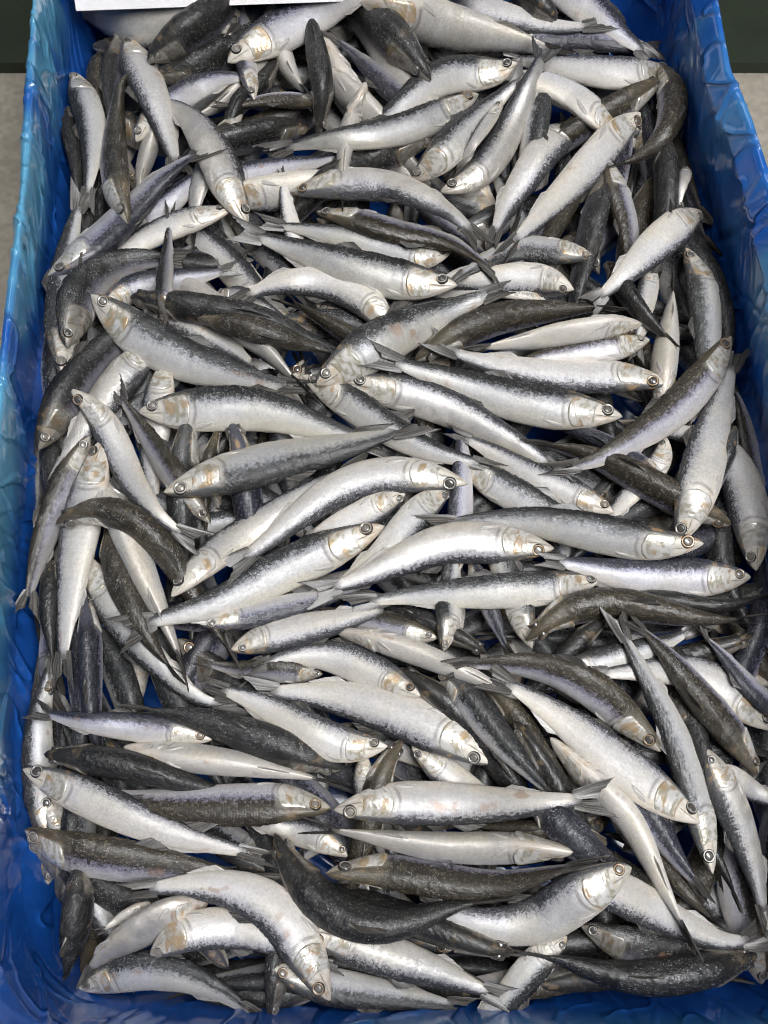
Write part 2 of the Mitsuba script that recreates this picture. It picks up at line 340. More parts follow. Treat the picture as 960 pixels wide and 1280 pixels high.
    def patch(f, sf, tf, of, nu, nv):
        a, b = np.meshgrid(np.linspace(0, 1, nu), np.linspace(0, 1, nv), indexing='ij')
        X, _ = f.skin_point(sf(a, b), tf(a, b), of(a, b))
        return X.reshape(-1, 3), grid_faces(nu, nv), np.stack([f.seed + .01 + .98 * a.ravel(), b.ravel()], 1)

    def gill(f, sd):
        rear = lambda b: .212 + .034 * np.sin(np.pi * np.clip(b, 0, 1)) - .014 * b
        front = lambda b: .098 + .020 * np.sin(np.pi * b)
        sf = lambda a, b: front(b) + a * (rear(b) - front(b))
        tf = lambda a, b: sd * np.radians(44 + 116 * b + 10 * (1 - a) * (b - .5))
        def of(a, b):
            lift = .00012 + .0009 * a ** 2 * np.sin(np.pi * b) ** .7
            edge = np.minimum(np.minimum(b, 1 - b) / .10, np.minimum(a / .3, (1 - a) / .03))
            return np.where(edge <= 0, -.0006, lift * np.clip(edge, .3, 1)) * (f.hm / .012)
        return f.patch(sf, tf, of, 22, 18)

    def pectoral(f, sd):
        sf = lambda a, b: .245 + a * (.092 - .02 * b)
        tf = lambda a, b: sd * np.radians(150 - 18 * a + (b - .5) * (8 + 15 * np.sin(np.pi * np.clip(a, 0, 1) ** .7) * (1 - .3 * a)))
        def of(a, b):
            edge = np.minimum(np.minimum(b, 1 - b) / .2, np.minimum(a / .08, (1 - a) / .1))
            return np.where(edge <= 0, -.0005, .0003 + .0005 * a) * np.clip(edge, .2, 1)
        return f.patch(sf, tf, of, 12, 9)

    def ridge_fin(f, s0, s1, h, th, back):
        """A low fin on the back (th 0) or belly (th pi): a thin closed wedge leaning backwards."""
        n = 9; u = np.linspace(0, 1, n); s = s0 + (s1 - s0) * u
        base, nr = f.skin_point(s, np.full(n, th), np.full(n, -.0006)); P, Tn, D, W = f.at(s)
        hh = h * f.hm * np.interp(u, [0, .12, .35, 1], [.05, 1, .75, .18]) * (1 + .12 * np.sin(np.arange(n) * 2.4))
        lean = W * (f.rng.uniform(-.5, .5))
        tip = base + (nr + lean) * hh[:, None] + Tn * (back * f.hm * np.interp(u, [0, .2, 1], [.2, 1, .6]))[:, None]
        t = W * .00035
        V = np.concatenate([base + t * 1.6, base - t * 1.6, tip + t * .5, tip - t * .5]); o = np.arange(n - 1)
        q = []
        for a, b in ((0, 2), (2, 3), (3, 1)):
            q += [np.stack([a * n + o, a * n + o + 1, b * n + o + 1], 1), np.stack([a * n + o, b * n + o + 1, b * n + o], 1)]
        uv = np.stack([np.zeros(4 * n), np.tile(u, 4)], 1)
        return V, np.vstack(q), uv

    def tail(f):
        fan = f.rng.uniform(.34, .66) if f.seed % 3 else f.rng.uniform(.14, .28)
        Lf = 1.12 * (1 - BODY) / BODY; na, nb = 9, 14; Vs, Fs, Us, at = [], [], [], 0
        bend = f.rng.normal(0, .18)
        for lobe in (1, -1):
            a, b = np.meshgrid(np.linspace(0, 1, na), np.linspace(0, 1, nb), indexing='ij')       # a across (outer edge 0), b root to tip
            notch = .60 - .12 * fan
            reach = (1 - a) + a * notch; reach = reach + (f.rng.normal(0, .025, (na, 1)))
            along = -.10 + 1.08 * reach * b * (1 + .0 * a)
            out = lobe * ((.38 * f.hm * (1 - a) * (1 - b) ** 1.2 + (1 - a) ** .7 * b ** .95 * fan * Lf * f.L * BODY * (1.05 - .2 * b)) + .0003)
            s = .985 + along * Lf
            P, Tn, D, W = f.at(s)
            rip = .00035 * np.sin(a * 26 + lobe) * np.minimum(1, b * 3) + bend * .006 * b ** 2 * (1 if lobe > 0 else .6) + .0015 * lobe * b * f.tw[2] / 6
            thick = .0006 * (1 - .75 * b) * np.sin(np.pi * np.clip(.12 + .76 * a, 0, 1)) + .00008
            for sg in (1, -1):
                Vs.append((P + D * out[..., None] + W * (rip + sg * thick)[..., None]).reshape(-1, 3)); Fs.append(grid_faces(na, nb) + at); at += na * nb
                Us.append(np.stack([b.ravel() * 1.5, (a.ravel() + f.seed * 1.37 + lobe)], 1))
        return np.vstack(Vs), np.vstack(Fs), np.vstack(Us)

    def disc(f, sd, rad, prof, rings, off, n=20):
        """The eye or its pupil: a turned profile seated on the head's side."""
        c, nr = f.skin_point(np.array([.070]), np.array([sd * np.radians(66)]), np.array([off]))
        c, nr = c[0], nr[0]; Tn = f.at(np.array([.07]))[1][0]; x = Tn - nr * (Tn @ nr); x /= np.linalg.norm(x); y = np.cross(nr, x)
        an = np.arange(n + 1) / n * 2 * np.pi; r = np.asarray(rings)
        V = c + nr * (np.asarray(prof)[:, None, None] * rad) + rad * r[:, None, None] * (np.cos(an)[None, :, None] * x + np.sin(an)[None, :, None] * y * .93)
        return V.reshape(-1, 3), grid_faces(len(r), n + 1), np.stack([np.repeat(r, n + 1), np.full(len(r) * (n + 1), f.seed + .5)], 1)


def put(key, V, F, uv, bsdf): scene[key] = mikit.ply((V, F), bsdf, smooth=True, uv=uv)


def anchovy(key, row, seed, full):
    p, hm, roll, tone, label, wf = row[:6]
    pts = np.array(list(map(int, p.split())), float).reshape(-1, 3) * 1e-4
    f = Fish(pts, int(hm) * 1e-5, float(roll), seed, int(wf) / 100)
    V, F, N, uv = f.body(88 if full else 36, 48 if full else 24)
    if row[-1] == 's': buried.append((V, F, N, uv)); return
    path = meshkit.write_ply((V, F), uv=uv, normals=N)
    scene[key + '__body'] = {'type': 'ply', 'filename': path, 'face_normals': False, 'bsdf': {'type': 'ref', 'id': 'm_skin_' + tone}}
    put(key + '__tail_fin', *f.tail(), 'm_fin')
    up = f.at(np.array([.1]))[3][0][2]                              # which side looks up
    back_up = f.at(np.array([.1]))[2][0][2]
    sides = [sd for sd in (1, -1) if sd * up > -.45 and (full or sd * up > .2)]
    er = f.L * BODY * .028
    er = min(er, f.hm * .38)
    for sd in sides:
        k = key + '__gill_cover'; k = k if k not in scene else k + '_001'
        put(k, *f.gill(sd), 'm_gill_dark' if tone == 'k' else 'm_gill')
        k = key + '__eye'; k = k if k not in scene else k + '_001'
        put(k, *f.disc(sd, er, [-.30, .02, .15, .17, .13, .05, .10, .12], [1.06, 1.0, .90, .82, .66, .60, .50, 0.001], .0002), 'm_eye')
        put(k + '__pupil', *f.disc(sd, er, [.05, .13, .18, .22, .23], [.62, .58, .45, .22, .001], .0002), 'm_pupil')
        if full:
            k = key + '__pectoral_fin'; k = k if k not in scene else k + '_001'
            put(k, *f.pectoral(sd), 'm_fin_pale')
    if full:
        if back_up > -.75: put(key + '__dorsal_fin', *f.ridge_fin(.47, .58, .34, 0., .8), 'm_fin')
        if back_up < .75: put(key + '__anal_fin', *f.ridge_fin(.68, .82, .2, np.pi, .5), 'm_fin_pale')
    labels[key] = {'label': label or 'dark anchovy deep in the pile, glimpsed only through gaps between the upper fish', 'category': 'fish',
                   'group': 'anchovies heaped in the box' if full else 'anchovies glimpsed deep in the gaps'}


def ice(key, p, size, seed, label):
    r = np.random.default_rng(seed); q = r.normal(0, 1, (16, 3)); q /= np.linalg.norm(q, axis=1, keepdims=True)
    h = trimesh.convex.convex_hull(q * size * np.array([1, .75, .4])); h.apply_translation(p)
    scene[key] = mikit.ply(h, 'm_ice'); labels[key] = {'label': label, 'category': 'ice', 'group': 'ice flakes on the fish'}


scene['m_ice'] = {'type': 'dielectric', 'int_ior': 1.31}
ICE = [([0.0347, -0.1969, -0.0163], 0.0042, 'small clear ice flake on the level bronze-flanked anchovy near the bottom'), ([-0.2104, 0.0566, -0.0224], 0.0026, 'small clear ice flake on the black anchovy by the left liner')]
for k, (p, size, label) in enumerate(ICE): ice('ice_flake' + (f'_{k:03d}' if k else ''), p, size, k + 5, label)

buried = []

FISH = """1309 -2491 -655 1180 -2499 -595 1044 -2507 -557 903 -2511 -565 764 -2512 -597 624 -2508 -621 482 -2502 -625 341 -2491 -612 201 -2476 -596 60 -2460 -585|1255|60|k|black-backed anchovy deep left of the silver anchovy slanting down to the bottom liner|100|d
-874 -2514 -523 -970 -2404 -510 -1061 -2291 -533 -1143 -2173 -566 -1216 -2047 -587 -1280 -1915 -600 -1335 -1780 -615 -1378 -1640 -634 -1411 -1498 -651 -1438 -1354 -663|1324|90|u|violet-grey anchovy deep below the rounded pale anchovy flank with blue left end|114|d
2328 -1882 -704 2321 -1719 -676 2318 -1555 -651 2321 -1389 -639 2331 -1224 -641 2346 -1059 -654 2367 -896 -675 2395 -734 -698 2428 -573 -719 2465 -412 -733|1493|90|s|silver anchovy deep right of the teal-dark anchovy between the tail-up silver one and the violet|116|d
2428 659 -557 2383 815 -543 2333 970 -542 2271 1120 -561 2199 1262 -592 2116 1400 -616 2023 1533 -612 1923 1654 -569 1819 1763 -508 1707 1872 -462|1466|70|p|pale anchovy deep right of the pinkish tapering anchovy belly pointing up|106|d
1377 -1671 -635 1252 -1737 -613 1124 -1798 -594 990 -1848 -585 852 -1885 -588 711 -1911 -599 569 -1924 -616 427 -1924 -634 286 -1913 -650 144 -1894 -660|1289|70|s|silver anchovy deep right of the violet-black anchovy under the slender rosy-white|107|d
2075 2570 -628 2054 2425 -573 2038 2274 -541 2038 2118 -548 2054 1966 -579 2084 1816 -610 2130 1667 -611 2188 1531 -562 2255 1408 -494 2332 1281 -446|1406|70|p|pale anchovy deep left of the head-up anchovy with round eye and brown gill stain|102|d
2367 -2541 -725 2250 -2452 -705 2133 -2362 -682 2018 -2272 -656 1902 -2181 -632 1786 -2088 -624 1670 -1995 -629 1554 -1902 -621 1442 -1810 -587 1333 -1721 -539|1026|20|s|silver anchovy deep right of the brown anchovy tail resting on the white-flanked|100|d
792 -2589 -440 942 -2558 -460 1093 -2532 -470 1243 -2517 -478 1379 -2513 -550 1518 -2516 -616 1663 -2527 -665 1812 -2549 -698 1960 -2581 -720 2109 -2619 -733|1391|110|k|black-backed anchovy deep right of the silver anchovy slanting down to the bottom liner|103|d
-451 -2427 -600 -487 -2281 -524 -533 -2125 -488 -592 -1969 -506 -662 -1821 -543 -744 -1677 -573 -836 -1539 -598 -940 -1409 -621 -1054 -1288 -641 -1173 -1170 -655|1512|70|s|silver anchovy deep left of the greenish-white anchovy face under the pink-white belly-up one's tail|105|d
-2006 -2101 -716 -1973 -1958 -693 -1946 -1814 -672 -1931 -1666 -661 -1927 -1518 -662 -1934 -1370 -669 -1952 -1222 -667 -1980 -1083 -628 -2013 -961 -549 -2047 -847 -461|1261|60|s|silver anchovy deep left of the dark anchovy with coarse glinting scales above the blue-white|100|d
2433 -1122 -490 2406 -1281 -459 2376 -1442 -469 2344 -1604 -466 2311 -1759 -497 2277 -1909 -557 2239 -2064 -599 2198 -2223 -605 2154 -2382 -603 2109 -2539 -619|1487|70|b|brown anchovy deep right of the white anchovy with brown-stained head up|108|d
-355 56 -638 -236 -20 -616 -120 -101 -598 -11 -191 -589 91 -291 -590 184 -398 -600 269 -511 -614 344 -631 -632 408 -757 -647 468 -886 -658|1257|60|s|silver anchovy deep above the golden-olive anchovy head with orange-ringed eye below the mirror-bright one|100|d
263 -1791 -652 224 -1661 -640 182 -1533 -630 132 -1407 -625 73 -1285 -625 8 -1166 -631 -64 -1052 -639 -143 -942 -649 -229 -837 -657 -319 -735 -663|937|160|k|black-backed anchovy deep left of the pale anchovy head with brown cheek under the long cream|100|d
1396 -2399 -440 1520 -2309 -459 1639 -2212 -469 1745 -2101 -479 1834 -1981 -519 1908 -1850 -550 1967 -1708 -552 2006 -1561 -527 2027 -1412 -494 2040 -1259 -474|1390|90|b|brown anchovy deep above the brown anchovy tail resting on the white-flanked|110|d
333 -1690 -589 195 -1627 -550 52 -1565 -535 -94 -1510 -546 -242 -1461 -563 -391 -1417 -580 -543 -1379 -592 -696 -1348 -592 -850 -1323 -580 -1005 -1301 -567|1409|90|p|pale anchovy deep left of the olive anchovy end pointing down under the long cream one's|116|d
976 -228 -636 870 -329 -612 758 -423 -589 637 -506 -571 507 -574 -553 370 -628 -545 229 -666 -569 89 -688 -609 -56 -695 -641 -203 -694 -657|1273|60|s|silver anchovy deep right of the anchovy head pointing straight down with white ringed eye|100|d
-2241 1711 -440 -2246 1549 -459 -2247 1385 -470 -2241 1222 -466 -2228 1067 -497 -2211 919 -565 -2188 769 -625 -2157 613 -664 -2118 455 -681 -2076 297 -688|1485|70|s|silver anchovy deep left of the black anchovy below the curled one|105|d
1114 1721 -532 974 1786 -459 822 1864 -469 678 1957 -466 551 2059 -513 433 2174 -561 323 2301 -593 227 2441 -619 144 2589 -640 69 2743 -654|1554|70|u|violet-grey anchovy deep right of the anchovy with brown flank directly below the arched pale one|103|d
2470 -1100 -491 2400 -956 -499 2333 -811 -509 2273 -663 -521 2220 -514 -538 2173 -361 -551 2132 -208 -538 2099 -56 -502 2072 100 -478 2048 258 -483|1428|60|b|brown anchovy deep above the small lilac anchovy with its tail|100|d
1542 1996 -558 1486 2136 -501 1434 2287 -510 1394 2436 -562 1366 2591 -595 1349 2751 -584 1344 2904 -534 1352 3058 -484 1371 3216 -498 1395 3362 -563|1068|20|k|black-backed anchovy deep below the long cream anchovy with pinkish snout slanting|100|d
-1721 -2576 -697 -1680 -2445 -652 -1646 -2315 -598 -1622 -2178 -556 -1611 -2035 -541 -1612 -1890 -542 -1626 -1747 -529 -1653 -1609 -494 -1692 -1473 -461 -1738 -1337 -444|1304|90|b|brown anchovy deep right of the very dark upright anchovy against the lower left liner|111|d
-1345 -1249 -631 -1277 -1101 -598 -1206 -956 -561 -1130 -811 -537 -1048 -667 -537 -961 -526 -542 -870 -388 -528 -776 -256 -498 -677 -125 -479 -574 5 -483|1479|60|u|violet-grey anchovy deep right of the silver anchovy under the golden-brown backed one|100|d
745 604 -440 889 578 -459 1032 545 -469 1170 497 -482 1300 434 -511 1425 356 -516 1540 266 -507 1645 162 -506 1738 48 -503 1823 -69 -478|1328|70|s|silver anchovy deep left of the brown scaled anchovy back slanting down right below the slanting|105|d
-621 -137 -461 -671 16 -464 -715 170 -478 -745 326 -505 -761 484 -530 -764 645 -544 -753 805 -554 -728 964 -549 -689 1119 -525 -644 1272 -505|1096|20|b|brown anchovy deep below the large frosty anchovy left of the middle with black|100|d
-1026 496 -549 -1086 356 -485 -1147 206 -469 -1202 52 -477 -1248 -101 -520 -1288 -257 -554 -1322 -418 -557 -1348 -577 -522 -1367 -737 -490 -1382 -896 -524|1485|110|s|silver anchovy deep right of the white anchovy under the long silver one's tail|106|d
2252 425 -674 2200 292 -608 2157 164 -526 2127 24 -468 2115 -133 -455 2125 -289 -434 2156 -442 -416 2210 -590 -410 2282 -730 -419 2364 -864 -438|1439|90|k|black-backed anchovy deep above the thin shaded anchovy with a silver glint|105|d
-335 101 -493 -346 254 -484 -361 407 -493 -382 557 -520 -409 706 -547 -443 856 -550 -482 1002 -522 -527 1145 -486 -580 1288 -493 -631 1421 -551|1386|110|k|black-backed anchovy deep above the large frosty anchovy left of the middle with black|108|d
2125 -2606 -603 2083 -2483 -526 2043 -2345 -486 2016 -2198 -506 2009 -2049 -525 2019 -1901 -507 2046 -1754 -488 2092 -1612 -503 2154 -1475 -511 2223 -1346 -475|982|160|b|brown anchovy deep right of the brown anchovy tail resting on the white-flanked|100|d
-2170 914 -440 -2208 777 -479 -2240 644 -535 -2260 508 -588 -2267 364 -615 -2263 216 -618 -2245 70 -616 -2214 -71 -589 -2174 -199 -529 -2130 -326 -467|1328|110|k|black-backed anchovy deep above the half brown half silver anchovy tail running down along|102|d
-779 1541 -482 -611 1534 -464 -443 1523 -470 -275 1504 -466 -109 1477 -482 56 1443 -476 218 1403 -447 379 1355 -427 536 1299 -449 683 1244 -511|1523|90|s|silver anchovy deep above the small brown anchovy under the arched cream one|115|d
1351 -2448 -440 1218 -2485 -459 1083 -2520 -469 947 -2549 -466 810 -2573 -451 673 -2591 -434 538 -2605 -461 399 -2613 -457 260 -2615 -438 122 -2614 -438|964|20|b|brown anchovy deep below the silver anchovy slanting down to the bottom liner|100|d
565 -2210 -452 560 -2054 -459 560 -1897 -469 567 -1741 -466 582 -1586 -451 604 -1431 -440 632 -1277 -435 669 -1124 -432 713 -974 -436 761 -825 -445|1410|70|k|black-backed anchovy deep right of the straight pale anchovy near the bottom centre|110|d
2332 117 -440 2182 47 -459 2029 -17 -470 1871 -69 -466 1711 -108 -450 1558 -135 -511 1397 -152 -543 1232 -156 -524 1073 -149 -477 912 -135 -438|1532|70|u|violet-grey anchovy deep above the violet-sheened anchovy at the right|103|d
1075 1768 -462 1220 1763 -491 1366 1753 -492 1509 1734 -466 1653 1706 -452 1794 1669 -435 1934 1624 -449 2070 1570 -464 2203 1507 -471 2333 1440 -471|1325|110|k|black-backed anchovy deep right of the thin dark anchovy tail with two sharp tips|108|d
613 -2637 -440 469 -2600 -459 323 -2566 -469 176 -2535 -466 29 -2510 -451 -118 -2488 -431 -266 -2469 -415 -415 -2455 -410 -564 -2446 -428 -712 -2438 -450|1353|90|k|black-backed anchovy deep below the plain pale anchovy low in the middle|116|d
959 1940 -440 1112 2000 -459 1261 2070 -470 1400 2158 -466 1525 2264 -450 1628 2377 -507 1718 2505 -561 1793 2651 -561 1847 2798 -511 1892 2949 -461|1381|60|b|brown anchovy deep left of the head-up anchovy half brown half silver under the long cream|100|d
-1980 -1847 -530 -2012 -1694 -528 -2041 -1542 -547 -2065 -1391 -583 -2085 -1239 -616 -2101 -1084 -623 -2114 -931 -596 -2122 -779 -557 -2125 -629 -513 -2127 -480 -464|1410|90|b|brown anchovy deep left of the short violet and brown upright anchovy|114|d
169 -281 -478 251 -160 -519 340 -42 -552 442 68 -561 555 167 -544 674 253 -508 799 327 -466 933 387 -428 1074 435 -419 1219 476 -438|1300|60|s|silver anchovy deep right of the upright anchovy in the centre with V-shaped tail pointing up|100|d
808 -1035 -440 686 -933 -459 559 -837 -469 423 -752 -466 281 -681 -451 136 -624 -478 -13 -579 -512 -169 -548 -508 -326 -531 -478 -484 -521 -460|1397|60|k|black-backed anchovy deep below the dark anchovy snout between the two downward heads|100|d
1669 -2286 -440 1558 -2190 -458 1452 -2102 -511 1336 -2017 -542 1213 -1938 -522 1087 -1866 -490 955 -1800 -477 820 -1741 -462 686 -1692 -424 547 -1646 -438|1005|160|b|brown anchovy deep below the slender rosy-white anchovy pointing down at the lower right|100|d
-981 -362 -440 -819 -379 -459 -656 -388 -469 -492 -377 -466 -331 -347 -464 -177 -299 -437 -29 -233 -415 111 -148 -410 241 -49 -419 364 58 -438|1095|160|p|pale anchovy deep above the anchovy with dark-ringed eye and golden gill|100|d
1358 239 -524 1449 343 -482 1547 449 -473 1650 551 -467 1758 647 -452 1870 739 -443 1986 825 -444 2106 906 -437 2230 980 -421 2355 1051 -438|1305|70|s|silver anchovy deep left of the silver gill plate peeping out under the slanting white-bellied one|109|d
1877 -819 -506 1725 -775 -479 1571 -734 -469 1413 -701 -466 1255 -677 -451 1097 -659 -457 937 -649 -460 777 -648 -439 619 -655 -419 460 -665 -438|1432|60|s|silver anchovy deep left of the dark anchovy slanting in the gap below the level olive-brown|100|d
-2138 3316 -440 -1985 3244 -459 -1827 3180 -469 -1664 3134 -466 -1496 3109 -451 -1329 3103 -476 -1160 3117 -491 -994 3152 -476 -834 3205 -457 -675 3267 -452|1470|60|s|silver anchovy deep right of the brown-backed anchovy hanging head down at the upper left|100|d
-1223 264 -440 -1161 387 -459 -1095 510 -469 -1022 629 -466 -943 743 -452 -858 852 -454 -767 958 -461 -670 1058 -457 -567 1152 -448 -462 1244 -440|1263|70|k|black-backed anchovy deep right of the pale anchovy left of centre with a rust-coloured square blotch|108|d
57 3087 -518 110 2935 -500 169 2786 -473 240 2640 -466 323 2502 -471 416 2369 -470 517 2247 -438 628 2134 -410 750 2027 -419 876 1926 -438|1104|160|u|violet-grey anchovy deep right of the arched pale anchovy with yellow-brown gill stain|100|d
1995 2366 -440 2088 2219 -459 2172 2067 -469 2238 1906 -466 2282 1738 -451 2306 1566 -431 2310 1392 -420 2291 1220 -410 2252 1050 -419 2203 884 -438|1592|70|s|silver anchovy deep right of the head-up anchovy with round eye and brown gill stain|103|d
-354 -2513 -465 -477 -2537 -551 -604 -2559 -629 -746 -2579 -677 -896 -2592 -696 -1047 -2599 -703 -1199 -2601 -704 -1349 -2595 -690 -1495 -2583 -653 -1637 -2568 -601|998|160|k|black-backed anchovy deep below the rounded pale anchovy flank with blue left end|100|d
-1462 -488 -440 -1406 -641 -459 -1347 -794 -469 -1281 -944 -466 -1208 -1091 -451 -1131 -1234 -431 -1047 -1374 -415 -957 -1512 -420 -861 -1645 -422 -763 -1775 -438|1477|90|s|silver anchovy deep below the silver anchovy under the golden-brown backed one|116|d
-2145 2900 -440 -2145 3057 -460 -2148 3215 -470 -2157 3372 -465 -2172 3529 -448 -2193 3684 -428 -2217 3824 -496 -2245 3961 -569 -2279 4100 -637 -2317 4244 -690|1440|110|b|brown anchovy deep left of the dark upright anchovy in shadow at the upper left|103|d
2445 -35 -622 2444 85 -548 2442 217 -498 2435 357 -485 2423 497 -479 2407 636 -459 2386 772 -429 2361 909 -410 2330 1047 -419 2297 1182 -438|954|20|b|brown anchovy deep right of the broad white anchovy upright by the right liner|100|d
482 2225 -440 604 2287 -459 726 2347 -469 851 2404 -466 977 2456 -450 1099 2504 -490 1227 2549 -507 1358 2591 -504 1489 2630 -505 1622 2666 -510|1247|70|s|silver anchovy deep below the grey-pink anchovy clear round eye left of the long cream|108|d
-557 1359 -444 -664 1481 -459 -767 1607 -470 -861 1739 -465 -944 1874 -502 -1020 2016 -516 -1087 2162 -488 -1142 2308 -442 -1188 2460 -419 -1231 2616 -438|1109|20|s|silver anchovy deep above the black anchovy with pale disc-like eye above the fat frosted|100|d
-2185 3067 -440 -2156 2913 -459 -2131 2758 -469 -2112 2602 -466 -2102 2445 -451 -2098 2289 -431 -2101 2132 -415 -2111 1975 -410 -2129 1818 -419 -2150 1663 -438|1428|110|k|black-backed anchovy deep left of the large lilac anchovy rising right at the upper left|109|d
1250 -2582 -440 1251 -2424 -459 1243 -2264 -469 1220 -2106 -466 1179 -1953 -451 1122 -1804 -431 1051 -1662 -415 964 -1529 -423 864 -1404 -425 758 -1286 -438|1438|70|k|black-backed anchovy deep left of the dark anchovy face with cloudy eye below the big deep-bellied|106|d
-1100 3674 -444 -955 3708 -475 -807 3734 -501 -655 3745 -506 -503 3738 -507 -353 3716 -513 -206 3680 -492 -69 3629 -451 65 3563 -421 197 3489 -438|1018|20|s|silver anchovy deep left of the dark anchovy hanging head down at the top with golden|100|d
955 2388 -440 812 2430 -459 671 2481 -469 540 2548 -503 419 2635 -489 313 2734 -448 220 2850 -427 144 2979 -443 86 3113 -479 37 3252 -512|980|20|s|silver anchovy deep right of the anchovy with brown flank directly below the arched pale one|100|d
-1390 2862 -455 -1254 2954 -459 -1115 3043 -469 -972 3124 -466 -824 3197 -451 -674 3263 -431 -521 3321 -415 -365 3371 -423 -208 3411 -458 -50 3448 -485|1499|70|b|brown anchovy deep right of the thin brown-bottomed anchovy with its tail left|108|d
1953 -1151 -440 2066 -1025 -460 2173 -891 -470 2263 -746 -465 2335 -591 -448 2383 -446 -508 2417 -289 -567 2433 -121 -550 2431 39 -489 2419 203 -443|1439|60|u|violet-grey anchovy deep right of the dark anchovy face with a grey eye in the shade|100|d
1500 2193 -440 1555 2334 -459 1608 2476 -469 1658 2620 -466 1705 2764 -451 1750 2909 -431 1791 3054 -415 1830 3202 -410 1866 3350 -419 1899 3497 -438|1371|60|u|violet-grey anchovy deep left of the dark upright anchovy in deep shade along the right liner|100|d
1686 1547 -440 1730 1414 -459 1775 1281 -470 1823 1148 -466 1874 1018 -450 1927 889 -430 1983 760 -421 2038 640 -468 2096 519 -513 2158 395 -534|1269|90|b|brown anchovy deep left of the pinkish tapering anchovy belly pointing up|115|d
-1918 -510 -440 -1810 -627 -459 -1708 -751 -469 -1621 -886 -466 -1551 -1030 -450 -1499 -1181 -464 -1465 -1335 -436 -1451 -1492 -410 -1454 -1652 -419 -1467 -1812 -438|1385|60|s|silver anchovy deep right of the short violet and brown upright anchovy|100|d
2197 2315 -609 2147 2435 -530 2096 2569 -478 2050 2714 -468 2014 2861 -453 1988 3010 -433 1969 3161 -416 1961 3313 -410 1963 3465 -419 1971 3616 -438|1383|70|u|violet-grey anchovy deep below the dark curved anchovy with a golden stripe hugging|105|d
-1892 -407 -440 -1774 -293 -459 -1649 -186 -469 -1513 -93 -466 -1367 -18 -451 -1213 38 -431 -1053 76 -415 -890 94 -420 -725 93 -420 -561 82 -438|1102|20|s|silver anchovy deep left of the greenish-cream anchovy with big dark-pupilled eye|100|d
-224 -2544 -440 -366 -2587 -459 -512 -2622 -470 -660 -2639 -476 -807 -2638 -506 -953 -2620 -533 -1098 -2585 -551 -1238 -2532 -553 -1369 -2464 -527 -1491 -2393 -479|1356|90|s|silver anchovy deep below the dark round-ended anchovy at the bottom beside the bent|110|d
1382 -1896 -505 1506 -1824 -484 1627 -1747 -469 1742 -1658 -466 1848 -1560 -451 1945 -1455 -436 2033 -1343 -470 2111 -1222 -478 2178 -1097 -447 2239 -971 -438|1320|70|s|silver anchovy deep above the dark anchovy with a violet sheen patch between the slender|105|d
383 -2424 -539 255 -2351 -485 126 -2269 -469 5 -2171 -467 -103 -2059 -450 -195 -1939 -489 -274 -1808 -515 -337 -1665 -507 -384 -1520 -474 -422 -1373 -438|1029|20|p|pale anchovy deep right of the sagging dark-backed anchovy curving below the rusty belly-up|100|d
2274 1640 -440 2220 1796 -459 2171 1955 -469 2133 2117 -466 2107 2280 -451 2092 2445 -431 2088 2610 -415 2096 2776 -410 2116 2941 -419 2141 3105 -438|1507|110|s|silver anchovy deep right of the pale lilac anchovy at the right|108|d
3 -1652 -440 109 -1752 -459 217 -1852 -470 327 -1950 -466 438 -2046 -451 550 -2140 -430 662 -2230 -455 776 -2319 -480 892 -2406 -457 1007 -2491 -438|1333|70|s|silver anchovy deep above the bronze-flanked dark anchovy lying level near the bottom|108|d
-1893 2760 -440 -1784 2682 -459 -1674 2602 -469 -1564 2521 -466 -1457 2439 -453 -1350 2356 -435 -1245 2272 -421 -1140 2186 -420 -1036 2098 -428 -933 2010 -438|947|20|k|black-backed anchovy deep right of the pale anchovy just below the large lilac|100|d
-1981 -1562 -440 -1923 -1684 -459 -1862 -1806 -474 -1795 -1926 -477 -1723 -2041 -458 -1648 -2154 -437 -1567 -2264 -433 -1482 -2371 -449 -1393 -2473 -469 -1301 -2574 -484|948|160|s|silver anchovy deep left of the dark-topped anchovy with bright blue reflection along its belly|100|d
1647 -103 -440 1738 11 -459 1825 123 -497 1907 239 -534 1987 363 -528 2061 488 -502 2131 616 -477 2194 746 -448 2253 878 -420 2309 1014 -438|1009|160|k|black-backed anchovy deep below the silver gill plate peeping out under the slanting white-bellied one|100|d
1747 -654 -440 1640 -779 -459 1527 -900 -469 1407 -1015 -466 1279 -1119 -451 1146 -1216 -431 1006 -1304 -415 860 -1382 -410 709 -1451 -419 556 -1514 -438|1494|110|u|violet-grey anchovy deep right of the curved olive-backed anchovy with violet flank at the lower right|109|d
-1834 -2179 -571 -1803 -2059 -484 -1773 -1917 -469 -1761 -1766 -467 -1768 -1624 -510 -1794 -1482 -557 -1841 -1339 -566 -1907 -1204 -547 -1989 -1080 -518 -2078 -961 -489|1248|60|s|silver anchovy deep left of the blue-white anchovy at the lower left|100|d
-1884 -1906 -440 -1939 -1774 -459 -1988 -1639 -469 -2025 -1500 -466 -2047 -1359 -451 -2056 -1216 -431 -2053 -1073 -436 -2035 -931 -434 -2005 -790 -422 -1968 -653 -438|976|20|s|silver anchovy deep left of the blue-tinged anchovy with its tail at the left liner|100|d
2372 -343 -440 2228 -395 -459 2082 -445 -469 1934 -489 -466 1785 -527 -452 1636 -560 -431 1485 -588 -415 1332 -610 -410 1179 -626 -419 1026 -639 -438|1408|110|k|black-backed anchovy deep left of the thin shaded anchovy with a silver glint|108|d
-548 1244 -440 -598 1098 -459 -638 948 -469 -660 794 -466 -660 639 -451 -641 486 -431 -603 337 -415 -544 193 -410 -468 58 -419 -384 -72 -438|1031|160|p|pale anchovy deep above the large frosty anchovy left of the middle with black|100|d
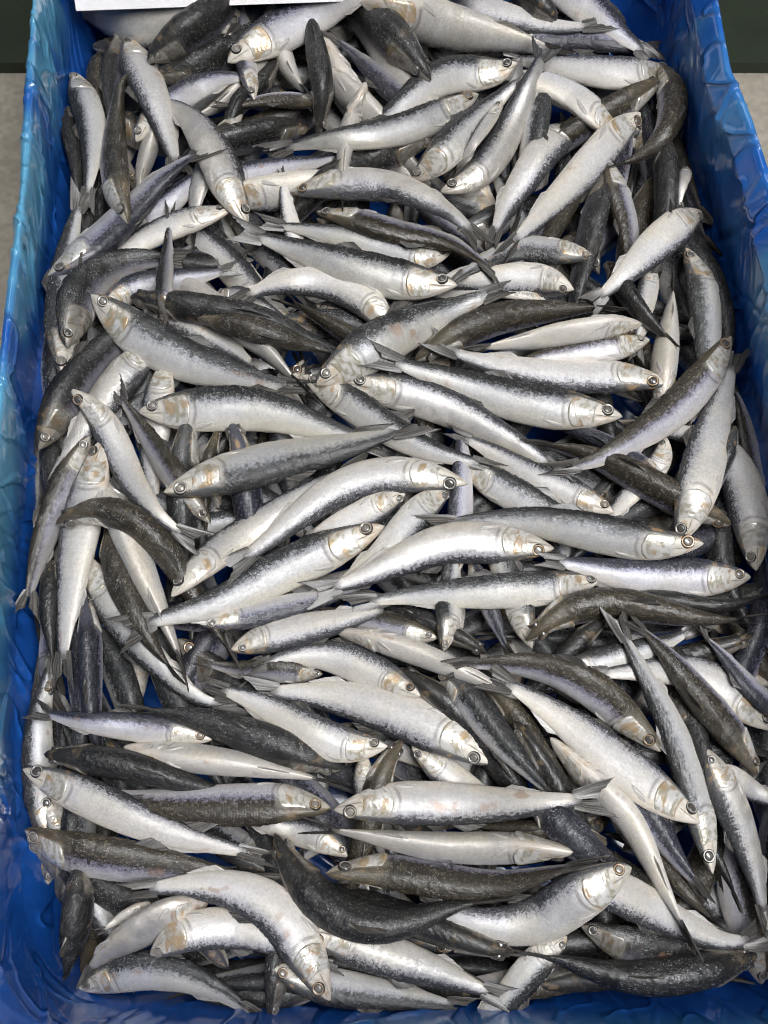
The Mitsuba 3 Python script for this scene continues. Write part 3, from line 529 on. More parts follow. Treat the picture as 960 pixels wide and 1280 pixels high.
-784 1538 -440 -865 1685 -459 -953 1828 -469 -1055 1962 -466 -1170 2084 -451 -1296 2194 -431 -1432 2291 -415 -1578 2374 -422 -1733 2442 -421 -1889 2501 -438|1139|160|p|pale anchovy deep above the black anchovy with pale disc-like eye above the fat frosted|100|d
2108 347 -440 1960 310 -459 1814 265 -469 1673 206 -466 1539 134 -451 1413 49 -431 1295 -48 -415 1187 -157 -410 1091 -276 -419 1001 -398 -438|1383|70|s|silver anchovy deep below the brown scaled anchovy back slanting down right below the slanting|106|d
-2207 857 -440 -2192 704 -459 -2170 552 -469 -2134 402 -466 -2083 257 -451 -2020 118 -431 -1945 -16 -415 -1856 -142 -410 -1756 -260 -419 -1652 -372 -438|1388|90|k|black-backed anchovy deep left of the head-up anchovy at the left with tan head and brown-rimmed|114|d
1439 1816 -440 1327 1919 -459 1219 2028 -469 1121 2145 -466 1034 2271 -451 958 2403 -431 893 2540 -415 841 2684 -420 801 2832 -434 768 2981 -438|1045|160|s|silver anchovy deep above the anchovy head with bluish cheek and dark eye pointing right|100|d
277 -2266 -478 433 -2310 -492 591 -2346 -470 753 -2367 -466 915 -2372 -451 1077 -2363 -431 1237 -2339 -415 1395 -2299 -410 1549 -2244 -419 1699 -2183 -438|1479|90|k|black-backed anchovy deep below the big deep-bellied anchovy at the bottom with large golden gill|113|d
-2230 536 -440 -2105 593 -459 -1980 655 -469 -1860 724 -466 -1744 801 -451 -1634 883 -431 -1528 972 -415 -1428 1068 -411 -1337 1167 -447 -1246 1271 -462|1234|60|s|silver anchovy deep left of the upright pale anchovy with a thin gill line|100|d
-45 -2228 -440 -113 -2074 -459 -189 -1923 -469 -280 -1780 -466 -388 -1649 -451 -508 -1531 -433 -640 -1426 -415 -784 -1337 -410 -937 -1263 -419 -1093 -1198 -438|1476|60|u|violet-grey anchovy deep above the greenish-white anchovy face under the pink-white belly-up one's tail|100|d
-921 2034 -440 -1065 2042 -459 -1211 2049 -469 -1357 2054 -466 -1502 2057 -451 -1647 2058 -431 -1792 2058 -415 -1938 2055 -410 -2084 2051 -419 -2228 2046 -438|1017|20|k|black-backed anchovy deep right of the thin dark anchovy tail standing straight|100|d
-1201 2597 -440 -1108 2480 -459 -1016 2363 -469 -926 2244 -466 -837 2124 -451 -751 2003 -431 -666 1881 -415 -583 1756 -410 -501 1631 -419 -421 1506 -438|1358|70|p|pale anchovy deep below the pale strip of anchovy left of the arched pale fish's|109|d
-2054 -1803 -440 -1920 -1907 -459 -1780 -2005 -469 -1631 -2088 -466 -1475 -2155 -451 -1314 -2207 -431 -1148 -2243 -415 -978 -2262 -410 -808 -2264 -419 -638 -2258 -438|1494|60|k|black-backed anchovy deep below the dark-topped anchovy with bright blue reflection along its belly|100|d
-486 1676 -440 -347 1641 -459 -207 1612 -469 -64 1596 -466 80 1594 -451 222 1605 -431 363 1629 -417 502 1667 -410 636 1718 -419 767 1775 -438|1307|70|u|violet-grey anchovy deep above the thick silver anchovy slanting up right in the centre|106|d
-484 -567 -505 -631 -553 -458 -793 -540 -469 -956 -531 -467 -1118 -528 -452 -1280 -528 -432 -1442 -533 -415 -1605 -543 -410 -1767 -558 -419 -1928 -575 -438|1495|90|u|violet-grey anchovy deep right of the white anchovy under the long silver one's tail|113|d
1022 -1462 -440 1165 -1418 -459 1309 -1379 -469 1456 -1349 -466 1604 -1330 -451 1752 -1320 -454 1901 -1320 -434 2048 -1330 -410 2196 -1350 -419 2343 -1375 -438|1364|110|s|silver anchovy deep below the silver anchovy with its forked tail up and eye|107|d
2137 1423 -440 1997 1468 -459 1858 1521 -469 1726 1587 -466 1601 1666 -451 1485 1757 -431 1378 1859 -415 1282 1972 -410 1198 2094 -419 1120 2219 -438|1297|60|s|silver anchovy deep left of the thin dark anchovy tail with two sharp tips|100|d
200 -2531 -440 48 -2532 -459 -106 -2534 -469 -260 -2537 -466 -413 -2541 -451 -566 -2547 -431 -719 -2553 -415 -872 -2561 -410 -1026 -2570 -419 -1178 -2580 -438|1406|70|s|silver anchovy deep left of the dark round-ended anchovy at the bottom beside the bent|108|d
-2107 -290 -440 -2023 -430 -459 -1945 -575 -469 -1881 -726 -466 -1834 -883 -451 -1803 -1044 -431 -1786 -1206 -415 -1787 -1371 -410 -1804 -1534 -419 -1829 -1696 -438|1494|70|u|violet-grey anchovy deep below the short violet and brown upright anchovy|105|d
1887 3249 -440 1933 3109 -459 1980 2968 -469 2027 2828 -466 2076 2688 -451 2125 2550 -431 2175 2411 -415 2227 2272 -410 2280 2134 -419 2333 1996 -438|1336|60|u|violet-grey anchovy deep below the dark upright anchovy in deep shade along the right liner|100|d
-574 -2041 -440 -698 -1963 -459 -824 -1885 -469 -950 -1809 -466 -1077 -1734 -451 -1203 -1660 -431 -1331 -1588 -415 -1461 -1516 -410 -1590 -1445 -419 -1720 -1376 -438|1329|60|s|silver anchovy deep below the brown-sided anchovy lying level with an opalescent gill plate|100|d
907 -1479 -440 764 -1452 -459 620 -1426 -469 475 -1399 -466 331 -1372 -451 188 -1345 -431 44 -1318 -415 -100 -1290 -410 -244 -1263 -419 -387 -1235 -438|1024|160|p|pale anchovy deep left of the pale anchovy head with brown cheek under the long cream|100|d
1993 2755 -440 1926 2609 -459 1862 2460 -469 1806 2308 -466 1758 2154 -451 1718 1998 -431 1685 1841 -415 1660 1681 -410 1644 1520 -419 1632 1359 -438|1461|90|b|brown anchovy deep right of the head-up anchovy half brown half silver under the long cream|116|d
1989 3583 -440 2013 3430 -459 2038 3277 -469 2067 3124 -466 2100 2972 -451 2136 2822 -431 2175 2672 -415 2219 2523 -410 2266 2375 -419 2314 2228 -438|1399|60|b|brown anchovy deep right of the dark upright anchovy in deep shade along the right liner|100|d
-1265 -673 -440 -1141 -787 -459 -1013 -897 -469 -877 -997 -466 -734 -1086 -451 -586 -1165 -431 -432 -1233 -415 -272 -1290 -410 -109 -1335 -419 54 -1373 -438|1161|20|k|black-backed anchovy deep left of the narrow brown and violet anchovy strip|100|d
-216 -79 -440 -85 -115 -459 46 -155 -469 175 -199 -466 302 -248 -451 427 -300 -431 551 -358 -415 673 -420 -410 792 -486 -419 909 -555 -438|1239|70|s|silver anchovy deep below the pinkish-white arched anchovy right of the middle with reddish eye|109|d
700 -244 -440 752 -386 -459 810 -526 -469 882 -661 -466 967 -786 -451 1063 -902 -431 1170 -1010 -415 1287 -1106 -410 1414 -1191 -419 1543 -1268 -438|1333|60|s|silver anchovy deep below the anchovy head pointing down with a golden-ringed eye|100|d
1315 1508 -440 1342 1362 -459 1369 1215 -469 1396 1069 -466 1424 922 -451 1452 777 -431 1480 631 -415 1510 485 -410 1539 338 -419 1569 193 -438|1346|70|k|black-backed anchovy deep left of the white-bellied anchovy with brown back slanting|110|d
-1538 363 -440 -1463 231 -459 -1387 100 -469 -1310 -32 -466 -1232 -162 -451 -1154 -291 -431 -1075 -420 -415 -994 -550 -410 -913 -678 -419 -831 -806 -438|1061|160|k|black-backed anchovy deep left of the small bluish anchovy with dark tail right|100|d
-2033 -1048 -440 -2030 -903 -459 -2030 -758 -469 -2035 -612 -466 -2045 -466 -451 -2058 -322 -431 -2075 -178 -415 -2098 -34 -410 -2125 110 -419 -2153 252 -438|1015|160|k|black-backed anchovy deep left of the short violet and brown upright anchovy|100|d
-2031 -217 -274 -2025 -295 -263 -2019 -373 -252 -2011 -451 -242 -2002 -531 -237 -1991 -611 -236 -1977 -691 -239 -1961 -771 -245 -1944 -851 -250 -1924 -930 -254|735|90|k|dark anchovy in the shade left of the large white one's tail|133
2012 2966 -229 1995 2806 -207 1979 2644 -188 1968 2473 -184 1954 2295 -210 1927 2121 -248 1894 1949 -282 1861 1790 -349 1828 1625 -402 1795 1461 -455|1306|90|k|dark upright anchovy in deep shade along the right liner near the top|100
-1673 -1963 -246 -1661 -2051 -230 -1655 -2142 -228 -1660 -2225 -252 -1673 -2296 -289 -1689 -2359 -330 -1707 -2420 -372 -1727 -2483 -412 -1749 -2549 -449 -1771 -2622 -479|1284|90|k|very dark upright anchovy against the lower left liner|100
-1834 2190 -389 -1768 2242 -341 -1681 2295 -316 -1590 2348 -297 -1503 2407 -274 -1426 2482 -264 -1356 2565 -265 -1285 2644 -273 -1207 2714 -284 -1121 2776 -294|882|20|u|silvery anchovy squeezed below the large lilac one at the upper left|100
-495 3892 -271 -421 3693 -231 -330 3467 -255 -200 3262 -276 -60 3074 -333 70 2888 -416 204 2703 -488 344 2520 -536 493 2343 -534 643 2165 -534|1819|270|p|pale anchovy belly behind the spread black tail near the top|100
1578 2672 -268 1536 2527 -247 1494 2380 -229 1449 2225 -226 1405 2065 -247 1364 1904 -268 1324 1745 -277 1285 1592 -327 1246 1446 -387 1207 1294 -436|1252|60|k|dark greenish anchovy behind the half brown half silver head-up one|100
2029 3423 -240 1905 3305 -201 1748 3191 -201 1572 3107 -255 1395 3018 -287 1236 2920 -353 1078 2824 -419 917 2729 -479 754 2636 -531 581 2553 -534|1526|90|b|brown anchovy in the gap under the level lilac-pink one's blunt end|100
-986 708 -242 -920 531 -245 -889 358 -300 -855 162 -327 -822 -18 -405 -788 -206 -467 -755 -393 -526 -721 -592 -534 -688 -791 -534 -655 -990 -534|1567|90|u|dark violet anchovy back in the gap under the square-blotched one|100
879 3853 -423 1029 3884 -368 1174 3916 -307 1341 3924 -305 1500 3890 -283 1654 3839 -256 1817 3795 -249 1966 3798 -284 2078 3840 -346 2182 3886 -411|1304|180|u|iridescent blue anchovy with ruffled skin in the shade of the upper right corner|100
-2005 3956 -296 -2012 3830 -303 -2019 3702 -314 -2018 3578 -315 -2010 3459 -306 -1997 3343 -292 -1982 3225 -282 -1967 3101 -284 -1951 2975 -294 -1934 2850 -299|964|150|k|dark upright anchovy in shadow at the upper left, just left of the head-up silvery one|100
-2364 3334 -399 -2326 3222 -371 -2289 3112 -339 -2253 3000 -309 -2217 2884 -282 -2184 2761 -262 -2158 2630 -251 -2143 2491 -253 -2140 2351 -260 -2143 2211 -264|1079|120|k|dark anchovy pressed to the left liner below the upper left corner, mostly covered|100
-685 3898 -508 -767 3808 -461 -850 3716 -415 -929 3635 -359 -1011 3549 -308 -1101 3424 -309 -1193 3303 -306 -1293 3196 -285 -1404 3101 -263 -1534 3017 -263|1194|250|p|pale piece of anchovy under the lilac-silver one with a frayed tail at the upper left|100
-1031 3167 -254 -1096 3060 -241 -1160 2945 -242 -1214 2823 -251 -1252 2699 -247 -1283 2575 -239 -1313 2446 -246 -1335 2320 -290 -1355 2198 -340 -1378 2073 -380|1000|200|p|small ringed-eye anchovy head beside the pale one crossed by the dark tail|100
1293 3966 -215 1221 4007 -184 1159 4074 -180 1115 4147 -193 1078 4219 -210 1053 4287 -236 1038 4350 -267 1026 4410 -300 1017 4470 -333 1006 4530 -367|1559|80|k|dark anchovy with a pale gill at the top edge right of the middle|100
1304 4648 -413 1333 4535 -355 1360 4423 -296 1396 4307 -241 1471 4180 -210 1577 4051 -204 1677 3921 -193 1794 3799 -198 1919 3682 -211 2026 3561 -256|1347|20|u|violet-grey anchovy cut by the top edge beside the blue liner|100
-1180 2422 -254 -1006 2412 -228 -826 2436 -233 -649 2473 -244 -476 2516 -261 -306 2546 -291 -160 2556 -361 -3 2575 -417 152 2593 -473 306 2612 -528|1366|250|p|pale strip of anchovy left of the arched pale fish's head|100
-545 3144 -391 -672 3076 -338 -789 3003 -279 -932 2937 -239 -1076 2864 -203 -1237 2802 -199 -1376 2731 -252 -1506 2659 -315 -1645 2590 -367 -1782 2521 -420|1354|90|k|dark anchovy in the gap left of the golden-jawed one near the top|100
-804 3691 -292 -836 3565 -268 -905 3442 -276 -997 3341 -283 -1058 3233 -250 -1114 3099 -282 -1160 2971 -338 -1211 2839 -385 -1263 2708 -429 -1314 2579 -473|1104|80|k|dark brown anchovy head by the frayed tail at the upper left centre|100
-517 3520 -279 -443 3426 -211 -341 3323 -161 -218 3200 -155 -87 3074 -180 28 2946 -236 139 2820 -300 255 2694 -353 370 2569 -407 484 2446 -462|1346|268|p|rounded pale anchovy piece left of the small olive snout near the top|100
2150 2685 -250 2131 2634 -229 2114 2588 -204 2097 2544 -177 2080 2501 -149 2063 2456 -122 2046 2407 -99 2030 2340 -102 2021 2269 -125 2010 2197 -139|477|200|p|small pale sliver of anchovy against the right liner|100
1460 2715 -375 1394 2596 -341 1324 2471 -318 1247 2335 -315 1177 2202 -300 1110 2070 -283 1035 1932 -283 961 1793 -315 895 1663 -376 825 1528 -426|1206|60|b|brown anchovy in shade right of the long cream one's lower end|100
1139 3540 -261 1130 3395 -236 1118 3247 -215 1100 3090 -210 1073 2926 -235 1038 2764 -273 1002 2604 -299 967 2454 -360 933 2301 -413 898 2148 -462|1253|55|s|dark grey upright anchovy between the curved tail-up fish and the greyish pale one|100
-1154 1757 -403 -1091 1717 -377 -1035 1684 -342 -981 1653 -305 -914 1609 -286 -844 1561 -275 -771 1513 -268 -695 1465 -271 -619 1416 -278 -546 1364 -283|709|30|p|yellowish anchovy cheek under the arched cream one|100
-1795 2207 -534 -1627 2031 -534 -1465 1866 -508 -1323 1730 -432 -1178 1591 -357 -1043 1466 -265 -880 1303 -224 -713 1127 -205 -553 933 -227 -402 733 -259|1903|270|p|pale anchovy belly seen between the brown back and the square-blotched one|100
-1058 661 -262 -1078 571 -251 -1098 479 -251 -1111 384 -257 -1116 289 -257 -1118 195 -257 -1117 101 -276 -1115 16 -310 -1113 -66 -348 -1112 -154 -378|726|80|b|thin olive streak of anchovy under the square-blotched one|100
-1716 3488 -261 -1561 3454 -217 -1390 3484 -195 -1255 3598 -212 -1139 3725 -238 -1016 3848 -259 -896 3947 -303 -787 4024 -372 -672 4115 -427 -558 4206 -483|1552|90|k|dark anchovy under the broad black-backed one by the white card|100
-2326 3605 -335 -2273 3475 -304 -2222 3344 -273 -2169 3205 -250 -2121 3057 -238 -2087 2904 -227 -2070 2750 -211 -2066 2591 -203 -2074 2425 -218 -2085 2259 -240|1085|168|s|head-up anchovy with an orange spot on its gill, nearest the liner's upper left corner|100
853 2381 -534 703 2581 -468 558 2783 -388 417 2986 -298 262 3192 -239 106 3407 -218 -18 3637 -218 -149 3858 -227 -309 4058 -237 -489 4238 -250|1985|275|p|pale cream anchovy behind the lilac one with the spread black tail near the top|100
2133 3576 -282 2004 3525 -246 1860 3489 -222 1702 3489 -219 1546 3521 -231 1395 3564 -252 1248 3613 -273 1100 3662 -290 949 3708 -300 795 3747 -303|1240|168|p|wide lilac-pink anchovy lying level at the upper right, its blunt end in the liner's shadow|100
388 2892 -200 208 2828 -190 31 2768 -225 -133 2681 -243 -274 2580 -201 -429 2474 -198 -559 2357 -270 -695 2240 -331 -832 2124 -390 -967 2010 -449|1487|90|k|dark brown anchovy back showing under the bright silver pair near the top|100
-1179 2531 -211 -1082 2582 -239 -973 2622 -252 -857 2645 -247 -740 2660 -238 -624 2669 -223 -517 2665 -191 -422 2654 -147 -322 2659 -104 -211 2702 -89|816|20|u|thin lilac anchovy with tail towards the right, under the bright silver one near the top|100
1713 2896 -254 1592 2993 -198 1467 3092 -150 1362 3220 -168 1215 3292 -145 1062 3349 -140 965 3438 -200 867 3550 -241 778 3638 -306 686 3735 -361|1332|200|p|greyish pale anchovy with curved gill line at the upper right, under the level lilac-pink one|100
2023 3518 -184 2058 3381 -180 2073 3244 -170 2062 3113 -151 2032 2988 -126 1979 2866 -109 1887 2759 -141 1769 2707 -200 1635 2657 -207 1506 2610 -192|1288|70|b|dark curved anchovy with a golden stripe hugging the right liner near the top|116
1095 1606 -287 1001 1637 -266 902 1667 -257 800 1684 -255 696 1695 -258 597 1701 -278 509 1700 -316 423 1698 -357 331 1699 -389 238 1701 -421|788|200|p|pale anchovy cheek under the gold head with the reddish eye|100
1819 1879 -205 1805 1796 -229 1789 1712 -241 1769 1629 -244 1748 1548 -245 1726 1465 -250 1706 1382 -258 1690 1298 -267 1677 1214 -275 1664 1130 -281|702|180|p|pale upright strip of anchovy right of the thin dark two-tipped tail|100
1786 778 -272 1804 900 -257 1823 1022 -247 1847 1140 -250 1873 1256 -260 1898 1372 -268 1923 1488 -275 1947 1603 -285 1970 1717 -297 1990 1832 -307|1102|268|p|pinkish tapering anchovy belly pointing up, left of the brown-stained head at the right liner|127
1805 602 -268 1779 506 -265 1737 414 -280 1673 339 -277 1603 270 -271 1533 200 -294 1469 135 -332 1406 71 -371 1339 5 -402 1273 -62 -432|790|200|p|silver gill plate peeping out under the slanting white-bellied one|100
-1646 1576 -354 -1560 1536 -302 -1465 1491 -260 -1353 1428 -250 -1237 1365 -256 -1120 1302 -273 -1013 1228 -269 -926 1151 -238 -849 1073 -199 -752 993 -208|1040|185|p|pinkish anchovy with brown flecks behind the fat frosted one|100
-1447 1145 -275 -1451 1021 -259 -1460 891 -262 -1476 769 -303 -1490 648 -345 -1494 520 -348 -1491 391 -351 -1484 272 -395 -1476 157 -445 -1469 37 -485|1037|190|p|upright pale anchovy with a thin gill line between the fat frosted and square-blotched ones|100
-1242 777 -270 -1256 579 -242 -1277 381 -301 -1265 173 -304 -1245 -16 -384 -1227 -214 -450 -1208 -409 -515 -1193 -617 -534 -1180 -826 -534 -1166 -1035 -534|1645|90|s|dull anchovy head under the square-blotched one, gill line on top|100
-1803 -442 -279 -1767 -565 -244 -1736 -694 -215 -1721 -836 -218 -1712 -976 -244 -1695 -1116 -261 -1674 -1248 -298 -1653 -1366 -354 -1632 -1492 -399 -1612 -1618 -443|1103|90|u|short violet and brown upright anchovy right of the large white one's tail|100
550 -934 -260 665 -1046 -254 766 -1171 -263 846 -1310 -266 929 -1447 -274 1015 -1580 -292 1085 -1694 -350 1156 -1808 -406 1231 -1927 -455 1304 -2045 -504|1218|90|b|olive-brown anchovy back right of the greenish steel one|100
-115 -1352 -280 -118 -1438 -278 -113 -1523 -285 -97 -1606 -295 -75 -1688 -300 -55 -1766 -319 -37 -1835 -351 -19 -1902 -385 -1 -1973 -414 19 -2046 -440|665|200|p|pale upright anchovy bit below the short plump one's snout|100
2201 -682 -258 2069 -737 -291 1937 -774 -355 1786 -815 -381 1653 -852 -442 1514 -891 -495 1370 -930 -534 1220 -970 -533 1070 -1009 -534 919 -1049 -534|1238|100|k|dark anchovy face with a grey eye in the shade at the right edge|100
1804 259 -244 1705 312 -203 1607 391 -209 1524 471 -248 1427 549 -269 1329 619 -297 1241 675 -348 1150 736 -392 1057 800 -431 965 864 -471|1008|60|u|violet-brown anchovy piece beside the peeping silver gill plate|100
-1495 1277 -255 -1577 1177 -246 -1656 1074 -240 -1730 966 -240 -1798 854 -244 -1864 740 -247 -1927 626 -249 -1988 510 -251 -2046 393 -254 -2101 274 -256|1150|340|p|pale anchovy behind the tan-headed one, tail at lower left by the liner|100
-1636 3161 -255 -1649 3066 -259 -1672 2974 -283 -1698 2883 -307 -1715 2790 -307 -1725 2701 -298 -1731 2612 -288 -1735 2521 -281 -1737 2428 -275 -1738 2335 -272|856|250|p|small pale pinkish anchovy snout pointing up between the head-down brown one and the silvery one|123
-1051 2278 -195 -1185 2264 -224 -1321 2239 -246 -1455 2197 -264 -1585 2140 -279 -1708 2068 -290 -1823 1984 -295 -1928 1888 -290 -2022 1786 -274 -2112 1680 -256|1037|185|p|pale anchovy just below the large lilac one at the upper left|100
-1781 2905 -259 -1710 3010 -218 -1624 3112 -214 -1530 3206 -211 -1424 3254 -169 -1317 3278 -121 -1211 3345 -136 -1121 3408 -177 -997 3430 -201 -866 3411 -203|1062|20|u|lilac-silver anchovy with a frayed dark tail pointing right, below the black-backed ones|100
416 2935 -164 307 3031 -150 201 3131 -140 106 3236 -146 24 3342 -166 -51 3449 -190 -136 3556 -202 -244 3651 -174 -359 3736 -138 -461 3838 -137|1167|18|u|lilac anchovy near the top with a spread black tail pointing up left|100
985 3472 -114 820 3446 -158 649 3448 -180 492 3406 -152 374 3316 -109 268 3203 -74 144 3082 -70 2 2983 -111 -142 2923 -173 -287 2882 -237|1323|160|s|bright silver arched anchovy near the top with frosty dark back, gill towards upper right|100
-572 1879 -300 -592 1962 -293 -611 2046 -278 -631 2130 -259 -649 2214 -239 -668 2296 -212 -684 2373 -174 -700 2455 -147 -714 2540 -146 -727 2620 -154|621|0|p|pale upright anchovy end with a dark tail, left of the arched pale fish's snout|100
-427 3106 -108 -489 3153 -148 -555 3198 -186 -634 3237 -218 -734 3257 -233 -840 3251 -231 -943 3226 -221 -1042 3194 -207 -1146 3174 -198 -1254 3171 -195|877|30|b|thin brown-bottomed anchovy with its tail left, crossing below the upright bluish one|100
-883 4237 -380 -857 4127 -329 -834 4029 -269 -802 3884 -255 -765 3733 -251 -714 3583 -253 -664 3455 -223 -618 3343 -175 -568 3229 -129 -506 3101 -102|1285|272|p|small pale curved anchovy end left of the dark golden-jawed one near the top|100
1587 2669 -181 1600 2553 -176 1622 2434 -189 1655 2319 -219 1679 2201 -239 1690 2081 -249 1686 1961 -254 1671 1846 -247 1650 1735 -236 1625 1618 -254|971|158|b|head-up anchovy, half brown half silver, under the long cream one at the upper right|100
2073 2004 -248 2116 1863 -243 2145 1717 -240 2152 1567 -243 2149 1417 -249 2141 1266 -257 2125 1116 -266 2101 968 -272 2073 820 -277 2041 680 -320|1192|160|s|head-up anchovy with round eye and brown gill stain by the right liner|100
483 444 -274 594 363 -281 705 282 -276 818 207 -264 936 136 -263 1055 73 -280 1174 9 -296 1279 -52 -337 1373 -110 -391 1477 -170 -433|1072|30|s|steel-blue anchovy in the gap right of the upright V-tailed one|100
-2194 503 -243 -2134 649 -231 -2076 795 -231 -2019 937 -245 -1955 1074 -267 -1872 1203 -280 -1767 1319 -270 -1648 1413 -241 -1520 1496 -212 -1390 1584 -202|1423|60|k|black anchovy below the curled one, running down to the left liner|111
-1861 -155 -274 -1774 -303 -272 -1682 -446 -264 -1582 -582 -253 -1473 -712 -243 -1353 -835 -241 -1225 -951 -251 -1087 -1052 -269 -922 -1090 -279 -758 -1043 -276|1014|200|s|silver anchovy under the golden-brown backed one, tail end at lower right|100
600 -798 -252 499 -740 -216 392 -677 -243 279 -620 -260 179 -573 -306 83 -529 -356 -20 -480 -395 -122 -431 -435 -223 -382 -475 -324 -334 -515|967|90|k|dark anchovy snout between the two downward heads, lower down|100
71 -883 -279 221 -991 -234 375 -1104 -252 514 -1230 -287 632 -1386 -268 738 -1542 -293 826 -1677 -368 921 -1821 -429 1015 -1963 -489 1113 -2109 -534|1494|90|k|dark anchovy running alongside the long cream one's upper right|100
106 -1296 -254 19 -1418 -233 -41 -1562 -246 -84 -1709 -267 -121 -1835 -326 -158 -1964 -379 -197 -2097 -427 -235 -2228 -475 -273 -2360 -521 -316 -2505 -534|1298|80|b|olive anchovy end pointing down under the long cream one's gill|100
161 -1326 -276 246 -1400 -273 332 -1467 -291 421 -1532 -300 508 -1597 -283 589 -1661 -311 661 -1718 -355 734 -1776 -396 812 -1837 -430 889 -1897 -464|860|185|p|pale anchovy head with brown cheek under the long cream one's snout|100
1383 -423 -402 1497 -443 -364 1605 -460 -315 1718 -479 -271 1842 -503 -253 1967 -519 -230 2093 -507 -228 2210 -476 -245 2318 -440 -273 2427 -402 -299|985|90|k|thin shaded anchovy with a silver glint at the right below the violet-sheened one|100
1364 -560 -262 1265 -635 -231 1160 -721 -233 1063 -813 -262 967 -910 -274 879 -1000 -315 798 -1084 -368 711 -1172 -411 624 -1260 -452 539 -1348 -494|1040|90|k|dark anchovy slanting in the gap below the level olive-brown one|100
1698 -965 -329 1739 -1099 -322 1767 -1230 -297 1787 -1364 -274 1811 -1503 -277 1828 -1631 -313 1839 -1746 -368 1854 -1868 -413 1869 -1991 -456 1884 -2113 -500|1053|60|k|teal-dark anchovy between the tail-up silver one and the violet and golden-brown one|100
1841 -1447 -205 1896 -1477 -220 1944 -1500 -247 1990 -1520 -275 2038 -1541 -302 2090 -1565 -324 2147 -1598 -318 2197 -1631 -291 2252 -1669 -292 2302 -1706 -308|751|200|p|grey-pale anchovy end at the right edge behind the brown-stained head|100
740 -1203 -161 813 -1348 -128 894 -1486 -167 975 -1625 -200 1046 -1754 -253 1113 -1877 -315 1186 -2006 -366 1257 -2134 -418 1328 -2261 -470 1398 -2387 -522|1263|70|k|dark anchovy face with a pale eye left of the large pale slanting one|100
-1681 -2617 -472 -1568 -2570 -441 -1454 -2532 -406 -1333 -2510 -372 -1207 -2510 -343 -1080 -2529 -318 -954 -2568 -298 -832 -2626 -288 -719 -2700 -297 -614 -2779 -322|1053|20|s|dim grey anchovy along the bottom liner at the left|100
-592 -2725 -291 -576 -2625 -249 -563 -2510 -232 -553 -2395 -262 -536 -2279 -285 -514 -2159 -289 -493 -2051 -323 -474 -1953 -371 -453 -1849 -412 -433 -1743 -449|965|60|k|dark round-ended anchovy at the bottom beside the bent white one's snout|100
696 -2407 -234 525 -2366 -213 361 -2313 -256 192 -2261 -279 25 -2211 -304 -118 -2167 -373 -270 -2121 -429 -422 -2075 -485 -577 -2028 -533 -747 -1979 -534|1381|90|k|dark anchovy snout under the big deep-bellied one's belly|100
-1138 3642 -182 -1153 3748 -111 -1178 3869 -161 -1201 3979 -220 -1224 4088 -278 -1248 4199 -336 -1272 4312 -390 -1297 4429 -442 -1324 4553 -486 -1355 4694 -513|693|170|p|small ringed-eye head tucked between the black-backed and the upright bluish anchovy at the top|100
326 3213 4 192 3406 9 77 3591 -18 -25 3766 -64 -114 3932 -121 -191 4092 -187 -258 4248 -259 -320 4402 -332 -385 4558 -402 -462 4720 -462|1961|88|k|black-backed anchovy dropping from the top edge, right of the pale cream one|100
317 -897 -199 387 -976 -165 461 -1061 -140 535 -1152 -130 606 -1247 -122 676 -1340 -106 748 -1429 -85 827 -1518 -78 905 -1605 -90 981 -1694 -104|1065|60|s|greenish steel anchovy in shade right of the long cream one's head|134
-131 3251 -58 -169 3112 -70 -211 3066 -163 -249 2946 -181 -261 2834 -137 -269 2726 -89 -279 2597 -64 -287 2449 -103 -295 2309 -160 -303 2164 -204|1121|260|p|small pale olive snout pointing up between silver fish near the top|100
1060 -855 -174 1182 -861 -219 1287 -854 -287 1433 -847 -262 1581 -822 -260 1708 -802 -305 1823 -785 -363 1949 -766 -409 2073 -746 -456 2196 -726 -502|1169|90|k|dark anchovy head facing left in the gap left of the tail-up silver one|100
218 4431 -337 340 4318 -296 474 4212 -259 638 4130 -239 819 4074 -236 999 4014 -235 1179 3952 -227 1360 3907 -205 1545 3890 -170 1735 3919 -142|1210|195|p|grey-pink anchovy at the top right with brown edge and a dark tail pointing right|100
331 734 -449 225 846 -398 117 961 -348 19 1070 -283 -94 1187 -245 -219 1301 -237 -361 1392 -220 -499 1485 -226 -624 1585 -249 -768 1667 -255|1316|85|b|small brown anchovy under the arched cream one, tail pointing up left|100
1757 1285 -239 1639 1260 -237 1521 1234 -235 1402 1211 -237 1281 1194 -247 1161 1181 -263 1041 1167 -273 928 1149 -304 827 1128 -352 721 1108 -393|943|172|b|golden-headed anchovy with staring eye under the pinkish belly-up one|100
413 256 -278 322 177 -259 234 93 -241 150 -1 -235 68 -98 -242 -19 -189 -259 -118 -265 -278 -222 -335 -291 -321 -403 -318 -402 -463 -372|1006|340|s|silver anchovy slanting below the arched white one in the middle|100
-1895 1543 -265 -1812 1616 -264 -1723 1681 -268 -1622 1725 -275 -1514 1750 -279 -1405 1768 -277 -1297 1792 -278 -1191 1822 -286 -1086 1853 -293 -979 1881 -294|941|30|u|short lilac-grey anchovy with ribbed dark top and tail right, above the fat frosted one|100
-1709 50 -331 -1676 -71 -296 -1640 -189 -257 -1597 -305 -218 -1543 -423 -186 -1479 -543 -166 -1409 -667 -162 -1331 -788 -173 -1235 -894 -192 -1123 -983 -210|1289|85|b|golden-brown backed anchovy running down right of the large white one|124
536 -199 -335 551 -261 -304 569 -324 -276 590 -395 -259 617 -471 -257 644 -546 -264 673 -621 -273 702 -696 -280 733 -770 -285 764 -844 -288|729|60|u|narrow dark silver anchovy end between the two downward heads|128
999 -932 -197 1100 -906 -160 1210 -879 -152 1321 -853 -155 1431 -824 -154 1538 -789 -162 1632 -752 -190 1719 -713 -225 1819 -667 -225 1903 -628 -173|901|20|s|silver-violet anchovy in the gap between the two raised tails at the right|100
